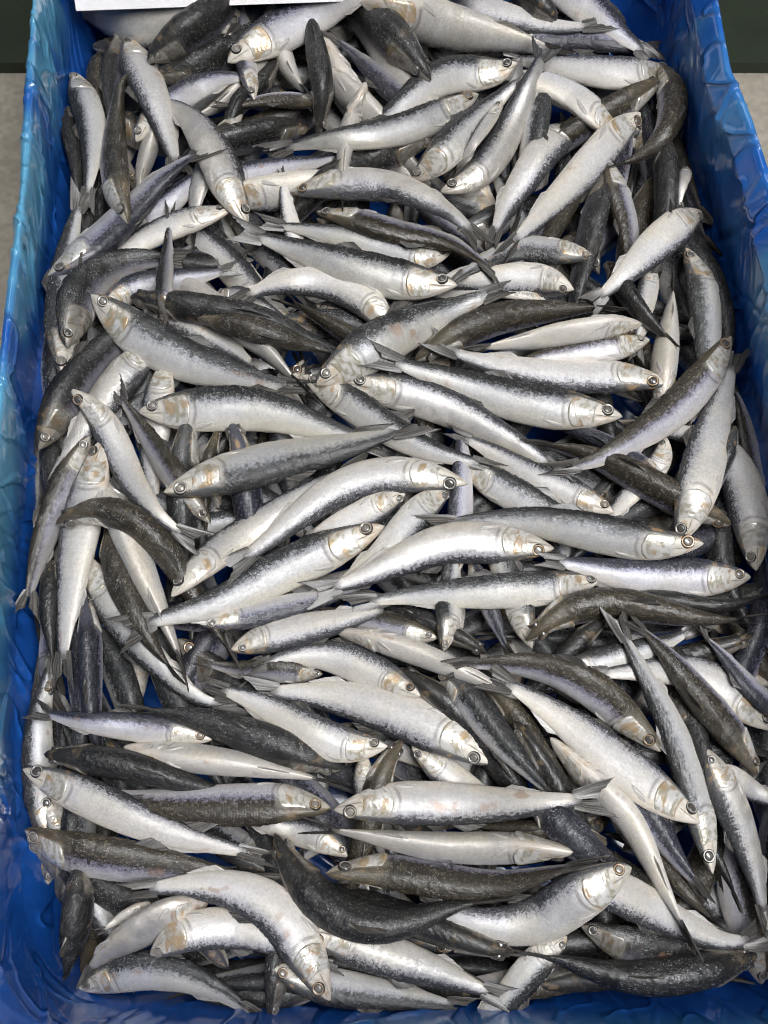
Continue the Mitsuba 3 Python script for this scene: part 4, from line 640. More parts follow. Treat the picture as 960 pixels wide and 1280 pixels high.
-1275 -2160 -271 -1311 -2177 -266 -1347 -2195 -262 -1382 -2213 -261 -1417 -2231 -264 -1450 -2252 -267 -1480 -2272 -254 -1496 -2285 -230 -1508 -2296 -204 -1523 -2309 -180|360|300|p|thin pale anchovy sliver above the cream-headed one at the lower left|140
1063 -2275 -254 1184 -2326 -224 1310 -2370 -232 1430 -2396 -264 1554 -2407 -293 1684 -2414 -310 1797 -2418 -352 1899 -2422 -405 2012 -2426 -447 2125 -2431 -488|1045|30|k|dark anchovy face with cloudy eye below the big deep-bellied one's jaw|100
-596 -2465 -166 -476 -2510 -184 -359 -2549 -214 -239 -2578 -243 -115 -2599 -266 10 -2616 -285 136 -2634 -303 261 -2654 -317 387 -2676 -329 513 -2699 -340|947|150|s|dull grey anchovy along the bottom liner, left of the slanting silver one|100
1228 -1860 -251 1160 -1837 -192 1076 -1814 -145 961 -1799 -151 846 -1789 -164 744 -1781 -204 646 -1774 -249 542 -1765 -285 438 -1757 -320 335 -1748 -356|890|90|b|small brown anchovy head under the straight pale one's tail end|100
-2054 975 -151 -2086 1137 -175 -2116 1300 -198 -2138 1468 -213 -2153 1639 -223 -2161 1810 -231 -2161 1983 -236 -2147 2159 -228 -2117 2336 -206 -2088 2513 -180|1143|30|s|upright anchovy along the left liner with a bright silver streak and its dark tail up|100
1280 1671 -241 1159 1724 -238 1033 1737 -215 906 1727 -195 773 1718 -199 642 1727 -215 510 1739 -228 393 1740 -271 284 1738 -322 166 1741 -363|1041|320|p|pale gold anchovy head with reddish eye, below the bluish-cheeked head|100
135 220 -254 37 159 -243 -66 103 -249 -170 52 -270 -274 1 -285 -373 -51 -308 -459 -100 -353 -546 -149 -396 -638 -199 -431 -730 -249 -467|918|340|p|short visible stretch of pale anchovy under the arched white one's head|100
-1870 586 -219 -1920 456 -224 -1968 325 -229 -2012 193 -235 -2053 60 -243 -2086 -74 -248 -2108 -210 -241 -2120 -345 -227 -2135 -482 -234 -2160 -606 -276|954|140|b|half brown half silver anchovy tail running down along the left liner|100
1283 -1606 -515 1345 -1695 -478 1408 -1786 -443 1465 -1863 -390 1529 -1958 -365 1586 -2036 -317 1639 -2106 -256 1718 -2190 -263 1795 -2255 -304 1886 -2321 -326|959|85|b|brown anchovy tail resting on the white-flanked one at the lower right|100
1240 -1253 -242 1293 -1360 -236 1348 -1466 -235 1404 -1571 -242 1461 -1673 -252 1520 -1776 -259 1580 -1880 -254 1640 -1980 -235 1706 -2078 -216 1779 -2173 -214|1080|60|u|dark anchovy with a violet sheen patch between the slender rosy-white and tail-up ones|140
2311 -257 -367 2301 -104 -328 2286 51 -294 2275 209 -300 2247 365 -308 2173 506 -301 2039 590 -293 1889 644 -300 1752 681 -356 1617 718 -413|1241|338|p|head-down anchovy with a brown smear at the right liner, eye low|100
-1820 405 -403 -1746 263 -343 -1670 119 -284 -1602 -12 -209 -1519 -169 -167 -1435 -333 -133 -1347 -510 -150 -1263 -683 -194 -1181 -860 -187 -1116 -1046 -190|1505|268|p|white anchovy under the long silver one's tail, its own translucent tail fanned out below|100
315 -718 -198 217 -693 -214 120 -668 -232 20 -643 -244 -79 -618 -255 -178 -592 -266 -277 -566 -276 -376 -540 -284 -465 -518 -314 -539 -502 -360|825|162|b|golden-olive anchovy head with orange-ringed eye below the mirror-bright one|100
982 -2327 -252 901 -2387 -246 823 -2452 -250 755 -2522 -267 692 -2593 -291 621 -2659 -309 545 -2716 -331 485 -2762 -376 432 -2801 -427 369 -2843 -471|845|0|s|silver anchovy slanting down to the bottom liner at the middle|100
771 -1577 -183 854 -1656 -137 925 -1731 -79 1009 -1821 -51 1091 -1898 -93 1166 -1957 -151 1247 -2013 -207 1339 -2075 -249 1441 -2144 -273 1547 -2218 -280|1185|85|u|violet-black anchovy under the slender rosy-white one at the lower right|133
2249 669 -255 2213 577 -223 2172 472 -218 2123 369 -253 2068 266 -269 2014 170 -309 1963 79 -355 1910 -17 -392 1856 -113 -427 1804 -209 -463|869|100|s|tiny anchovy face with ringed eye in the shade by the right liner|100
440 -316 -281 452 -183 -285 464 -50 -291 476 83 -291 485 218 -274 490 351 -250 494 485 -251 498 611 -274 503 734 -301 508 859 -322|827|18|u|upright anchovy in the centre with V-shaped tail pointing up|100
-1690 1587 -206 -1519 1523 -156 -1326 1471 -130 -1119 1435 -131 -912 1398 -134 -715 1355 -173 -539 1306 -251 -353 1259 -314 -170 1213 -377 11 1168 -441|1568|100|k|black anchovy with pale disc-like eye above the fat frosted one|100
-1076 4008 -160 -1216 3882 -92 -1426 3863 -138 -1636 3870 -191 -1853 3903 -222 -2021 4001 -277 -2161 4115 -343 -2300 4230 -408 -2457 4337 -465 -2643 4429 -500|1546|282|p|pale pink belly-up anchovy under the white card's edge, tail over the blue liner|100
-946 2185 -228 -1029 2330 -166 -1097 2494 -135 -1167 2658 -118 -1253 2811 -109 -1333 2947 -136 -1427 3072 -164 -1574 3162 -159 -1719 3210 -191 -1839 3239 -258|1369|192|p|pale anchovy with head down right, crossed by the large lilac one's dark tail|100
686 3283 -207 545 3154 -163 402 3027 -118 237 2910 -83 53 2816 -52 -137 2742 -12 -348 2721 -20 -528 2751 -90 -712 2759 -158 -915 2707 -194|1120|162|s|bright silver anchovy with shiny gill plate, below the arched frosty-backed one near the top|100
-161 3845 82 28 3781 82 184 3807 4 321 3846 -82 486 3862 -153 679 3849 -192 878 3815 -209 1070 3748 -212 1254 3665 -201 1442 3592 -184|1836|274|p|long pinkish belly-up anchovy at the top right with a small red scratch|120
203 2533 -231 299 2574 -139 402 2630 -54 496 2756 -69 565 2873 -115 635 2990 -160 719 3110 -192 838 3227 -178 960 3312 -105 1078 3429 -55|1223|20|s|steel-bright dark-backed anchovy slanting beside the curved one with its tail up, top centre|100
64 1307 -245 -24 1455 -239 -131 1586 -240 -270 1681 -248 -431 1732 -252 -596 1724 -230 -723 1663 -172 -817 1579 -102 -900 1480 -36 -998 1362 6|1153|335|p|arched cream anchovy with red flecks along its rim, left of centre above the middle|100
1433 91 -279 1318 156 -290 1198 216 -290 1077 268 -279 956 325 -271 843 395 -274 732 470 -271 617 533 -252 498 593 -239 385 658 -255|1005|170|p|anchovy lying under the amber-eyed one, only golden head at lower right in full view|100
-1078 11 -246 -1161 110 -203 -1244 213 -166 -1325 322 -167 -1397 424 -195 -1465 525 -225 -1538 632 -242 -1617 745 -227 -1698 854 -194 -1783 965 -175|864|150|b|slim lilac anchovy with brown scaled edge and closed tail up left, beside the tan-headed one|100
2138 -1 -239 1994 61 -223 1852 128 -207 1713 206 -199 1578 292 -204 1445 379 -220 1307 454 -237 1157 508 -248 1000 534 -251 841 544 -249|1445|92|b|brown scaled anchovy back slanting down right below the slanting white-bellied one at the right|101
210 1140 -243 354 1235 -232 501 1325 -230 652 1401 -241 808 1461 -258 973 1498 -270 1143 1518 -271 1314 1530 -264 1486 1530 -246 1656 1516 -221|1554|95|b|brown gritty-backed anchovy right of centre with its tail end under the pale lilac one's tail|105
1705 1387 -207 1572 1362 -189 1437 1337 -174 1298 1316 -177 1159 1303 -202 1024 1294 -234 885 1274 -245 757 1238 -222 633 1199 -193 496 1170 -190|1225|272|p|pinkish belly-up anchovy just below the brown gritty-backed one right of centre|100
1802 -136 -202 1845 15 -122 1904 185 -93 1970 334 -136 2033 478 -187 2096 632 -224 2161 796 -244 2229 962 -257 2291 1131 -267 2343 1305 -273|1318|356|p|broad white anchovy upright by the right liner under the slanting white-bellied one|100
-535 1037 -270 -396 950 -257 -256 860 -253 -120 762 -253 13 661 -251 152 568 -247 300 492 -236 455 436 -220 617 391 -213 777 339 -215|1090|20|s|grey frosted anchovy crossing the upright V-tailed one in the centre|100
-2047 1169 -125 -2037 1322 -125 -2026 1468 -141 -2005 1605 -172 -1959 1730 -208 -1870 1836 -242 -1739 1905 -260 -1589 1923 -261 -1442 1900 -252 -1298 1860 -243|1373|45|k|curled black anchovy by the left liner with a white-ringed eye at its lower end|100
-1783 553 -207 -1806 378 -203 -1833 202 -210 -1858 25 -219 -1872 -152 -224 -1879 -330 -226 -1887 -507 -228 -1892 -684 -228 -1885 -862 -232 -1871 -1038 -244|1293|195|p|large white anchovy hanging tail down at the left, black tail at the bottom|100
352 -791 -213 367 -703 -165 381 -601 -176 389 -522 -225 397 -434 -265 406 -325 -266 416 -215 -258 425 -112 -276 432 -24 -316 439 59 -359|870|30|s|anchovy head pointing straight down with white ringed eye, left of the other downward head|100
877 -764 -256 841 -652 -241 815 -536 -241 787 -422 -249 745 -312 -259 698 -204 -268 654 -112 -303 613 -30 -350 571 59 -390 528 151 -425|924|150|s|anchovy head pointing down with a golden-ringed eye, right of the other downward head|100
2270 -1235 -330 2152 -1146 -306 2041 -1049 -283 1925 -952 -267 1788 -908 -238 1656 -907 -193 1526 -917 -143 1385 -930 -108 1230 -943 -103 1074 -958 -110|1047|190|p|cream anchovy head at the right edge behind the violet and golden-brown one|100
-959 -2160 -261 -1055 -2184 -243 -1150 -2216 -231 -1239 -2258 -239 -1320 -2304 -261 -1396 -2349 -289 -1470 -2397 -318 -1539 -2451 -345 -1602 -2516 -370 -1659 -2590 -389|1308|300|p|cream-headed anchovy in shade slanting up right at the lower left|100
-1244 -2410 -225 -1151 -2356 -185 -1037 -2305 -185 -919 -2287 -219 -795 -2294 -235 -674 -2317 -218 -558 -2351 -194 -437 -2387 -184 -314 -2418 -183 -190 -2445 -191|1032|178|p|rounded pale anchovy flank with blue left end, under the bent white one|100
2007 -2422 -297 1866 -2454 -265 1725 -2482 -230 1578 -2506 -204 1423 -2521 -195 1265 -2516 -199 1109 -2488 -203 958 -2446 -199 806 -2419 -183 653 -2411 -162|1421|95|k|black-backed anchovy along the bottom right liner|108
1696 -1522 -441 1724 -1598 -414 1751 -1672 -382 1779 -1741 -346 1807 -1815 -313 1835 -1899 -300 1865 -1981 -280 1901 -2062 -286 1933 -2140 -306 1960 -2224 -316|712|90|k|thin dark anchovy tail between the two heads-down fish at the lower right edge|100
-1928 3869 -263 -1875 3719 -242 -1822 3578 -211 -1767 3443 -173 -1710 3309 -135 -1646 3163 -112 -1581 3003 -164 -1525 2839 -214 -1470 2677 -211 -1413 2515 -209|1379|162|p|head-up silvery anchovy with orange gill stain, third from the liner's upper left corner|100
-1266 1407 -70 -1137 1389 -103 -1007 1355 -112 -882 1310 -104 -754 1273 -117 -641 1263 -169 -532 1256 -224 -407 1223 -243 -296 1167 -219 -197 1107 -181|1205|128|b|brown and violet anchovy back running right towards the thick silver one's snout|126
849 3171 -141 794 3063 -122 746 2960 -94 702 2861 -60 660 2764 -23 610 2661 5 559 2621 -65 534 2634 -147 502 2637 -231 432 2564 -289|537|200|p|narrow pale anchovy tail wedged between two slanting fish at top centre|100
-295 -661 -246 -150 -698 -219 -6 -741 -193 136 -792 -166 271 -850 -130 404 -912 -94 546 -977 -93 679 -1037 -133 808 -1095 -175 942 -1157 -208|1141|270|p|long thin rosy belly-up anchovy running down right below the middle|100
481 2019 -279 337 1955 -271 181 1942 -261 28 1984 -249 -124 2031 -230 -279 2067 -211 -435 2104 -208 -591 2137 -212 -749 2163 -205 -907 2184 -183|951|162|s|grey anchovy mostly behind the big one above centre, olive head showing at right|100
-368 -906 -346 -442 -905 -306 -519 -904 -269 -609 -900 -253 -701 -894 -262 -791 -889 -275 -884 -881 -279 -973 -869 -261 -1048 -857 -221 -1116 -845 -174|717|150|b|narrow brown and violet anchovy strip left of the white one below the middle|100
2335 -1186 -286 2272 -1131 -272 2212 -1078 -253 2153 -1024 -232 2095 -963 -218 2044 -892 -219 1996 -819 -225 1940 -758 -210 1883 -710 -180 1822 -654 -164|756|30|u|small lilac anchovy with its tail up left near the right edge|100
-411 -2295 -158 -286 -2327 -174 -161 -2363 -190 -40 -2401 -211 80 -2441 -233 203 -2478 -250 325 -2518 -262 447 -2562 -266 570 -2605 -256 695 -2642 -241|1071|178|p|plain pale anchovy low in the middle, tail stump towards lower right|100
-1458 1366 -223 -1440 1409 -124 -1423 1470 -30 -1435 1600 -56 -1451 1707 -111 -1465 1815 -164 -1476 1937 -206 -1481 2078 -220 -1483 2229 -215 -1489 2376 -219|548|0|k|thin dark anchovy tail standing straight up over the pale fish, upper left|100
-2249 1728 -166 -2112 1839 -168 -1992 1963 -183 -1888 2098 -203 -1787 2239 -214 -1681 2380 -208 -1561 2506 -177 -1425 2586 -119 -1284 2646 -58 -1143 2747 -23|1353|165|u|large lilac anchovy rising right at the upper left, dark tail over a pale flank|100
-936 3208 -181 -966 3336 -178 -994 3463 -180 -1018 3589 -185 -1037 3715 -191 -1055 3843 -194 -1071 3972 -195 -1086 4102 -194 -1099 4233 -194 -1111 4362 -195|802|20|u|narrow bluish silver anchovy standing upright at the top edge, right of the black-backed ones|100
1433 1909 -193 1302 1923 -196 1173 1947 -205 1045 1972 -215 915 1973 -226 800 1923 -212 707 1856 -180 609 1786 -155 498 1715 -158 398 1639 -199|1072|10|s|anchovy head with bluish cheek and dark eye pointing right, under the grey-pink clear-eyed one|100
1932 -146 -170 1734 -147 -167 1539 -116 -203 1345 -69 -222 1150 -25 -224 954 10 -230 755 26 -238 556 18 -232 363 -10 -208 171 -45 -184|1201|148|s|dark-backed anchovy at the right with white pointed head, above the violet-sheened one|100
1538 1935 -317 1558 1851 -286 1577 1769 -253 1598 1685 -222 1628 1597 -197 1670 1506 -182 1727 1418 -179 1793 1335 -180 1853 1249 -176 1910 1160 -172|953|88|k|thin dark anchovy tail with two sharp tips pointing down right, near the right liner|106
206 -1060 -154 107 -1005 -195 8 -949 -235 -99 -891 -259 -215 -839 -270 -339 -809 -268 -464 -808 -246 -585 -832 -220 -707 -871 -213 -827 -914 -222|1057|172|p|white anchovy with dark-socketed eye and bright gill, above the long cream one below the middle|100
838 -727 -201 970 -619 -202 1121 -542 -205 1288 -511 -205 1458 -519 -201 1626 -554 -189 1791 -595 -167 1961 -615 -164 2122 -605 -190 2277 -583 -224|1539|95|b|level olive-brown anchovy back below the violet-sheened one at the right|103
-991 -1295 -275 -1119 -1267 -273 -1247 -1243 -274 -1376 -1227 -270 -1504 -1217 -246 -1629 -1208 -212 -1757 -1191 -215 -1871 -1167 -248 -1982 -1138 -282 -2099 -1104 -305|838|165|u|blue-tinged anchovy with its tail at the left liner, lowest third|100
-204 -1927 -264 -279 -1870 -258 -360 -1828 -271 -438 -1805 -302 -525 -1783 -318 -615 -1760 -304 -705 -1736 -306 -787 -1714 -331 -861 -1694 -366 -933 -1675 -403|756|178|p|greenish-white anchovy face under the pink-white belly-up one's tail|100
-1137 3515 -144 -980 3629 -128 -824 3743 -124 -660 3846 -120 -486 3924 -93 -330 3948 -22 -202 3934 66 -52 3944 143 119 4039 153 271 4109 106|1543|18|u|big anchovy with a dark violet stripe rising to the top edge, left of centre|100
-466 2271 -212 -322 2218 -176 -169 2164 -159 -10 2113 -167 152 2077 -183 316 2050 -194 465 1985 -180 585 1888 -148 698 1776 -125 817 1658 -124|1107|158|b|anchovy with brown flank directly below the arched pale one, head left|100
1434 3119 -338 1328 3017 -299 1237 2911 -252 1152 2794 -210 1062 2658 -193 963 2510 -221 871 2361 -237 804 2211 -220 758 2065 -185 717 1921 -146|1215|352|p|grey-pink anchovy, clear round eye, left of the long cream one at the upper right|100
-1978 -34 -124 -1807 15 -85 -1628 11 -54 -1454 -67 -70 -1322 -186 -134 -1216 -332 -189 -1112 -490 -216 -1006 -648 -224 -902 -805 -222 -809 -969 -214|1521|92|b|brown-black scaly anchovy bending over the large white one at the left|100
-897 -783 -208 -789 -742 -228 -677 -705 -242 -563 -673 -250 -448 -646 -247 -334 -624 -230 -221 -601 -213 -106 -571 -209 8 -537 -214 120 -500 -223|1030|170|p|anchovy with dark-ringed eye and golden gill, head left, below the small bluish one|100
-1496 -1334 -283 -1351 -1359 -282 -1207 -1382 -272 -1064 -1401 -255 -920 -1418 -240 -773 -1438 -234 -627 -1463 -235 -481 -1491 -238 -337 -1523 -230 -197 -1555 -206|1322|275|p|cream belly-up anchovy with rusty stains below the glossy black-scaled one|100
-242 -1455 -276 -380 -1412 -252 -519 -1366 -230 -659 -1317 -220 -798 -1266 -222 -939 -1219 -227 -1082 -1180 -227 -1228 -1151 -219 -1376 -1132 -207 -1524 -1119 -193|1343|100|k|glossy black-scaled anchovy back right of the blue-tinged one at the lower left|123
944 -1984 -238 1025 -2014 -140 1138 -2059 -63 1274 -2117 -100 1391 -2171 -164 1518 -2231 -215 1660 -2294 -239 1815 -2349 -237 1975 -2343 -244 2121 -2289 -268|1079|176|p|white-flanked anchovy at the lower right with a dark fan tail at the right edge|100
-259 966 -211 -76 937 -222 106 903 -240 283 854 -255 454 783 -263 615 692 -258 770 593 -244 921 489 -232 1060 366 -229 1183 227 -231|1242|20|p|anchovy with amber-ringed eye in the centre, its dark tail spread at lower right|100
-1563 743 -197 -1380 744 -181 -1194 753 -177 -1009 770 -196 -825 772 -221 -643 740 -241 -465 685 -251 -292 621 -243 -119 570 -220 61 538 -197|1459|15|s|pale anchovy left of centre with a rust-coloured square blotch on its flank|100
-1081 -639 -165 -959 -618 -179 -842 -590 -204 -726 -555 -227 -610 -519 -244 -492 -486 -260 -372 -457 -272 -252 -430 -276 -131 -403 -272 -10 -375 -267|817|168|u|small bluish anchovy with dark tail right, under the long silver one|100
-1946 -1375 -279 -1804 -1389 -258 -1661 -1406 -238 -1516 -1429 -224 -1370 -1461 -220 -1225 -1499 -236 -1085 -1539 -268 -941 -1572 -291 -793 -1594 -299 -645 -1611 -301|1357|90|k|dark anchovy with coarse glinting scales above the blue-white one at the lower left|103
-1247 -487 -116 -1133 -350 -119 -1037 -227 -179 -928 -115 -237 -791 -5 -260 -646 101 -261 -500 206 -265 -352 307 -272 -193 391 -273 -25 457 -265|1128|345|p|greenish-cream anchovy with big dark-pupilled eye at its lower left end, under the arched white one|100
1350 -318 -312 1181 -363 -272 1013 -401 -224 838 -427 -183 650 -442 -166 458 -451 -171 268 -456 -187 78 -471 -197 -110 -507 -189 -294 -559 -181|1046|165|s|mirror-bright blue-backed anchovy lying level below the pinkish-white arched one|100
-301 -1669 -258 -460 -1647 -248 -622 -1643 -238 -783 -1649 -230 -945 -1651 -227 -1106 -1647 -230 -1266 -1635 -240 -1424 -1615 -254 -1579 -1588 -268 -1735 -1556 -280|1353|40|b|brown-sided anchovy lying level with an opalescent gill plate at its right end|100
-1696 3457 -62 -1578 3528 -40 -1461 3601 -19 -1352 3689 -11 -1259 3791 -14 -1182 3904 -23 -1122 4023 -33 -1076 4150 -41 -1038 4280 -47 -1002 4410 -55|1827|95|k|broad black-backed anchovy whose tail lies across the white card's lower left|100
-1741 2124 -136 -1809 2301 -125 -1860 2463 -154 -1898 2618 -195 -1925 2782 -227 -1936 2964 -232 -1917 3145 -175 -1871 3300 -96 -1790 3425 -148 -1711 3538 -214|1450|122|b|brown-backed anchovy hanging head down at the upper left, near the left liner|100
-480 2966 -270 -451 3092 -174 -440 3210 -72 -459 3383 -67 -486 3540 -92 -512 3693 -120 -538 3847 -147 -565 4005 -169 -595 4166 -183 -628 4332 -191|1352|92|k|dark anchovy hanging head down at the top with golden jaws at its lower end|100
402 2497 -290 558 2561 -273 692 2662 -262 796 2796 -255 881 2945 -236 955 3096 -182 1021 3228 -97 1091 3385 -53 1144 3536 -69 1191 3678 -99|1141|15|p|curved silvery anchovy near the top centre, tail up and pale snout lower left|100
-640 2383 -142 -468 2392 -104 -290 2408 -89 -116 2434 -120 52 2394 -104 185 2310 -54 342 2231 -61 486 2172 -131 611 2044 -145 697 1899 -114|1323|170|p|arched pale anchovy with yellow-brown gill stain, head left, above centre|100
1847 3118 -207 1732 2982 -181 1610 2839 -170 1485 2689 -175 1359 2539 -187 1227 2393 -197 1097 2251 -197 976 2109 -182 865 1967 -154 759 1823 -122|1247|328|p|long cream anchovy with pinkish snout slanting up right at the upper right|100
2202 2290 -229 2111 2212 -200 2021 2132 -171 1926 2045 -153 1827 1951 -149 1732 1853 -143 1640 1755 -135 1538 1659 -150 1430 1576 -188 1320 1490 -207|1240|340|p|pale lilac anchovy at the right, blunt shaded head, tail over a brown back|100
485 1650 -160 310 1682 -186 134 1718 -203 -44 1754 -193 -220 1802 -182 -386 1869 -192 -549 1942 -207 -719 2007 -201 -893 2052 -168 -1068 2084 -124|1386|165|s|big silver anchovy above centre, smooth flank and golden gill, head right|100
-433 927 -190 -297 1025 -162 -158 1121 -139 -19 1218 -142 114 1310 -168 251 1392 -197 399 1466 -210 554 1534 -190 709 1583 -146 871 1619 -110|1493|25|s|thick silver anchovy slanting up right in the centre, shiny gill and yellowish snout lower left|100
1831 936 -175 1658 984 -211 1479 1014 -242 1295 1023 -257 1112 1038 -264 931 1070 -263 752 1104 -249 578 1132 -212 415 1179 -162 259 1263 -115|1220|5|p|lilac-white anchovy right of centre with forked tail left and white-cheeked head right|100
-1999 885 -153 -1864 759 -174 -1751 615 -198 -1665 455 -209 -1586 313 -172 -1511 197 -106 -1431 89 -36 -1328 -27 14 -1187 -128 -31 -1028 -193 -84|966|192|p|head-up anchovy at the left with tan head and brown-rimmed eye, body curving down right|100
-1921 1538 -97 -1774 1417 -140 -1623 1303 -172 -1463 1205 -203 -1291 1133 -235 -1115 1074 -244 -944 1014 -227 -775 958 -201 -601 918 -174 -424 892 -143|1487|25|s|fat anchovy left of centre with heavily frosted black back and white belly|100
-1343 168 -114 -1157 228 -118 -977 294 -144 -802 361 -179 -624 423 -211 -439 473 -225 -251 515 -215 -64 563 -198 118 631 -194 291 717 -200|1452|172|s|large frosty anchovy left of the middle with black lower side and tail spread at right|100
1033 -158 -215 856 -144 -215 679 -132 -210 501 -125 -208 325 -148 -210 158 -209 -215 -4 -282 -221 -167 -352 -226 -334 -414 -225 -503 -467 -217|1279|350|p|pinkish-white arched anchovy right of the middle with reddish eye and wide gill|100
18 -1339 -183 -112 -1336 -208 -245 -1321 -200 -372 -1281 -182 -487 -1221 -202 -596 -1157 -231 -714 -1095 -239 -840 -1046 -229 -966 -1003 -235 -1076 -967 -276|1069|176|p|short plump anchovy with ringed eye and dark gill rim, below the long cream one|100
2133 -1481 -288 2068 -1363 -276 1993 -1255 -253 1910 -1157 -223 1826 -1067 -186 1744 -974 -148 1661 -873 -120 1574 -766 -110 1477 -667 -108 1368 -581 -104|1241|50|b|violet and golden-brown anchovy right of the tail-up silver one|118
948 -1288 -206 1052 -1399 -210 1157 -1509 -205 1263 -1618 -194 1358 -1738 -191 1426 -1873 -190 1475 -2013 -163 1526 -2150 -127 1581 -2293 -114 1629 -2439 -104|1267|268|p|slender rosy-white anchovy pointing down at the lower right, ending in two thin tail tips|100
-2066 -1458 -296 -1904 -1516 -275 -1745 -1577 -248 -1587 -1642 -223 -1423 -1709 -213 -1256 -1772 -229 -1086 -1825 -250 -913 -1869 -261 -740 -1910 -266 -566 -1952 -269|1045|2|p|blue-white anchovy at the lower left, head against the liner, running down right|100
-2005 -1788 -278 -1859 -1853 -241 -1702 -1902 -211 -1530 -1932 -221 -1362 -1957 -260 -1191 -1984 -275 -1019 -2008 -269 -848 -2031 -258 -677 -2057 -249 -506 -2090 -242|1309|38|b|dark-topped anchovy with bright blue reflection along its belly, by the lower left liner|100
1531 736 -255 1338 761 -246 1144 789 -245 952 825 -251 764 876 -256 578 937 -247 396 988 -213 221 1022 -156 47 1051 -94 -137 1094 -50|1374|165|s|long plump anchovy right of centre with ice-frosted back and golden head with wide eye|100
1827 -1351 -187 1863 -1465 -182 1905 -1572 -202 1947 -1668 -238 1987 -1767 -272 2022 -1875 -294 2049 -1989 -300 2061 -2106 -288 2059 -2219 -262 2052 -2333 -237|1005|170|p|white anchovy with brown-stained head up, at the right edge low down|100
520 267 -223 323 302 -227 125 320 -235 -73 305 -240 -261 241 -238 -428 133 -230 -578 4 -220 -721 -130 -198 -861 -256 -155 -1002 -375 -102|1213|348|p|arched white anchovy in the middle with fine pointed jaw right and rusty flecks|100
1807 -2013 -258 1783 -1836 -243 1753 -1659 -227 1716 -1483 -220 1667 -1309 -214 1600 -1151 -175 1521 -1013 -116 1439 -862 -75 1369 -694 -79 1309 -522 -92|988|15|s|silver anchovy with its forked tail up and eye at the bottom, crossing the lower right|100
-278 -2622 -156 -360 -2488 -141 -445 -2353 -138 -543 -2231 -157 -670 -2143 -180 -818 -2093 -196 -975 -2073 -201 -1134 -2076 -199 -1292 -2090 -197 -1449 -2108 -202|1194|5|p|bent white anchovy at the lower left with golden head and reddish eye pointing down|100
982 -1897 53 855 -1885 -39 731 -1879 -131 577 -1880 -195 400 -1879 -215 222 -1865 -214 46 -1840 -203 -130 -1811 -194 -307 -1785 -193 -485 -1764 -190|1364|280|p|pink-white belly-up anchovy with rusty stains near the bottom centre|100
1298 -1977 -1 1156 -2034 22 1028 -2104 -16 941 -2169 -97 845 -2229 -173 704 -2266 -208 550 -2262 -194 399 -2228 -179 252 -2176 -186 108 -2116 -201|1305|172|p|big deep-bellied anchovy at the bottom with large golden gill, head up right|100
2228 -331 -263 2076 -333 -256 1922 -330 -268 1768 -326 -292 1615 -317 -305 1464 -303 -297 1319 -283 -271 1179 -261 -235 1038 -247 -199 891 -237 -171|1210|165|u|violet-sheened anchovy at the right, its dark tail over the mirror-bright one's gill|100
-605 -1809 -253 -517 -1953 -234 -415 -2081 -202 -291 -2181 -159 -140 -2242 -122 31 -2257 -113 199 -2223 -122 364 -2173 -130 533 -2138 -133 704 -2112 -127|1548|92|k|sagging dark-backed anchovy curving below the rusty belly-up one at the bottom|112
0 -22 -207 -182 -91 -235 -363 -166 -253 -540 -251 -252 -708 -347 -230 -870 -448 -195 -1037 -536 -153 -1218 -598 -111 -1406 -661 -90 -1586 -730 -116|1302|170|s|long silver anchovy below the arched white one, amber eye, forked tail at lower left|100
2296 1304 -230 2189 1149 -213 2074 993 -210 1944 847 -211 1803 717 -201 1656 603 -175 1505 496 -146 1335 401 -147 1146 359 -183 952 357 -205|1177|160|b|white-bellied anchovy with brown back slanting up right near the right liner, head at the top|100
602 -1427 -180 458 -1336 -198 309 -1252 -216 154 -1181 -229 -7 -1122 -241 -171 -1077 -254 -340 -1047 -253 -509 -1033 -233 -679 -1025 -208 -851 -1017 -199|1341|352|p|long cream anchovy below the middle with blue-black underside and golden head lower right|100
1741 -1751 -180 1605 -1653 -167 1471 -1554 -153 1338 -1449 -152 1208 -1342 -167 1076 -1236 -175 941 -1140 -155 807 -1059 -113 670 -991 -64 523 -926 -25|1274|195|p|large pale anchovy slanting to the lower right with golden gill and snout at its end|100
-309 -2009 -127 -141 -1995 -181 36 -2001 -214 218 -2029 -222 401 -2057 -218 582 -2065 -193 737 -2040 -124 863 -2003 -31 999 -1964 57 1176 -1920 93|1434|110|b|bronze-flanked dark anchovy lying level near the bottom, small ice flake on it|100
-275 -1679 -191 -101 -1661 -156 80 -1649 -169 255 -1646 -203 437 -1650 -205 604 -1654 -153 750 -1653 -73 911 -1644 -8 1092 -1631 -19 1261 -1620 -62|1179|177|p|straight pale anchovy near the bottom centre, head left with dark-ringed eye|100
1563 -1364 -200 1449 -1240 -202 1331 -1132 -173 1211 -1046 -121 1071 -969 -91 917 -909 -121 754 -883 -122 609 -888 -68 467 -911 -11 305 -945 8|1198|130|b|curved olive-backed anchovy with violet flank at the lower right, head ending at a round eye|100
-684 -2120 -660 -537 -2148 -638 -390 -2179 -620 -244 -2217 -614 -100 -2263 -622 41 -2314 -640 180 -2371 -664 314 -2434 -690 447 -2504 -713 578 -2577 -729|1362|90|u||116|s
-719 3990 -546 -577 4000 -595 -432 4015 -634 -286 4042 -655 -141 4082 -667 1 4132 -681 138 4191 -696 270 4263 -713 396 4344 -728 519 4430 -738|1021|160|s||100|s
-1872 528 -693 -1826 388 -678 -1791 246 -665 -1774 100 -659 -1780 -48 -662 -1807 -192 -672 -1855 -331 -687 -1924 -460 -705 -2009 -579 -721 -2102 -693 -732|966|160|s||100|s
-425 -2146 -483 -545 -2222 -520 -666 -2292 -569 -793 -2354 -610 -928 -2407 -637 -1067 -2452 -657 -1208 -2487 -678 -1352 -2511 -699 -1498 -2525 -717 -1644 -2532 -729|1327|110|b||106|s
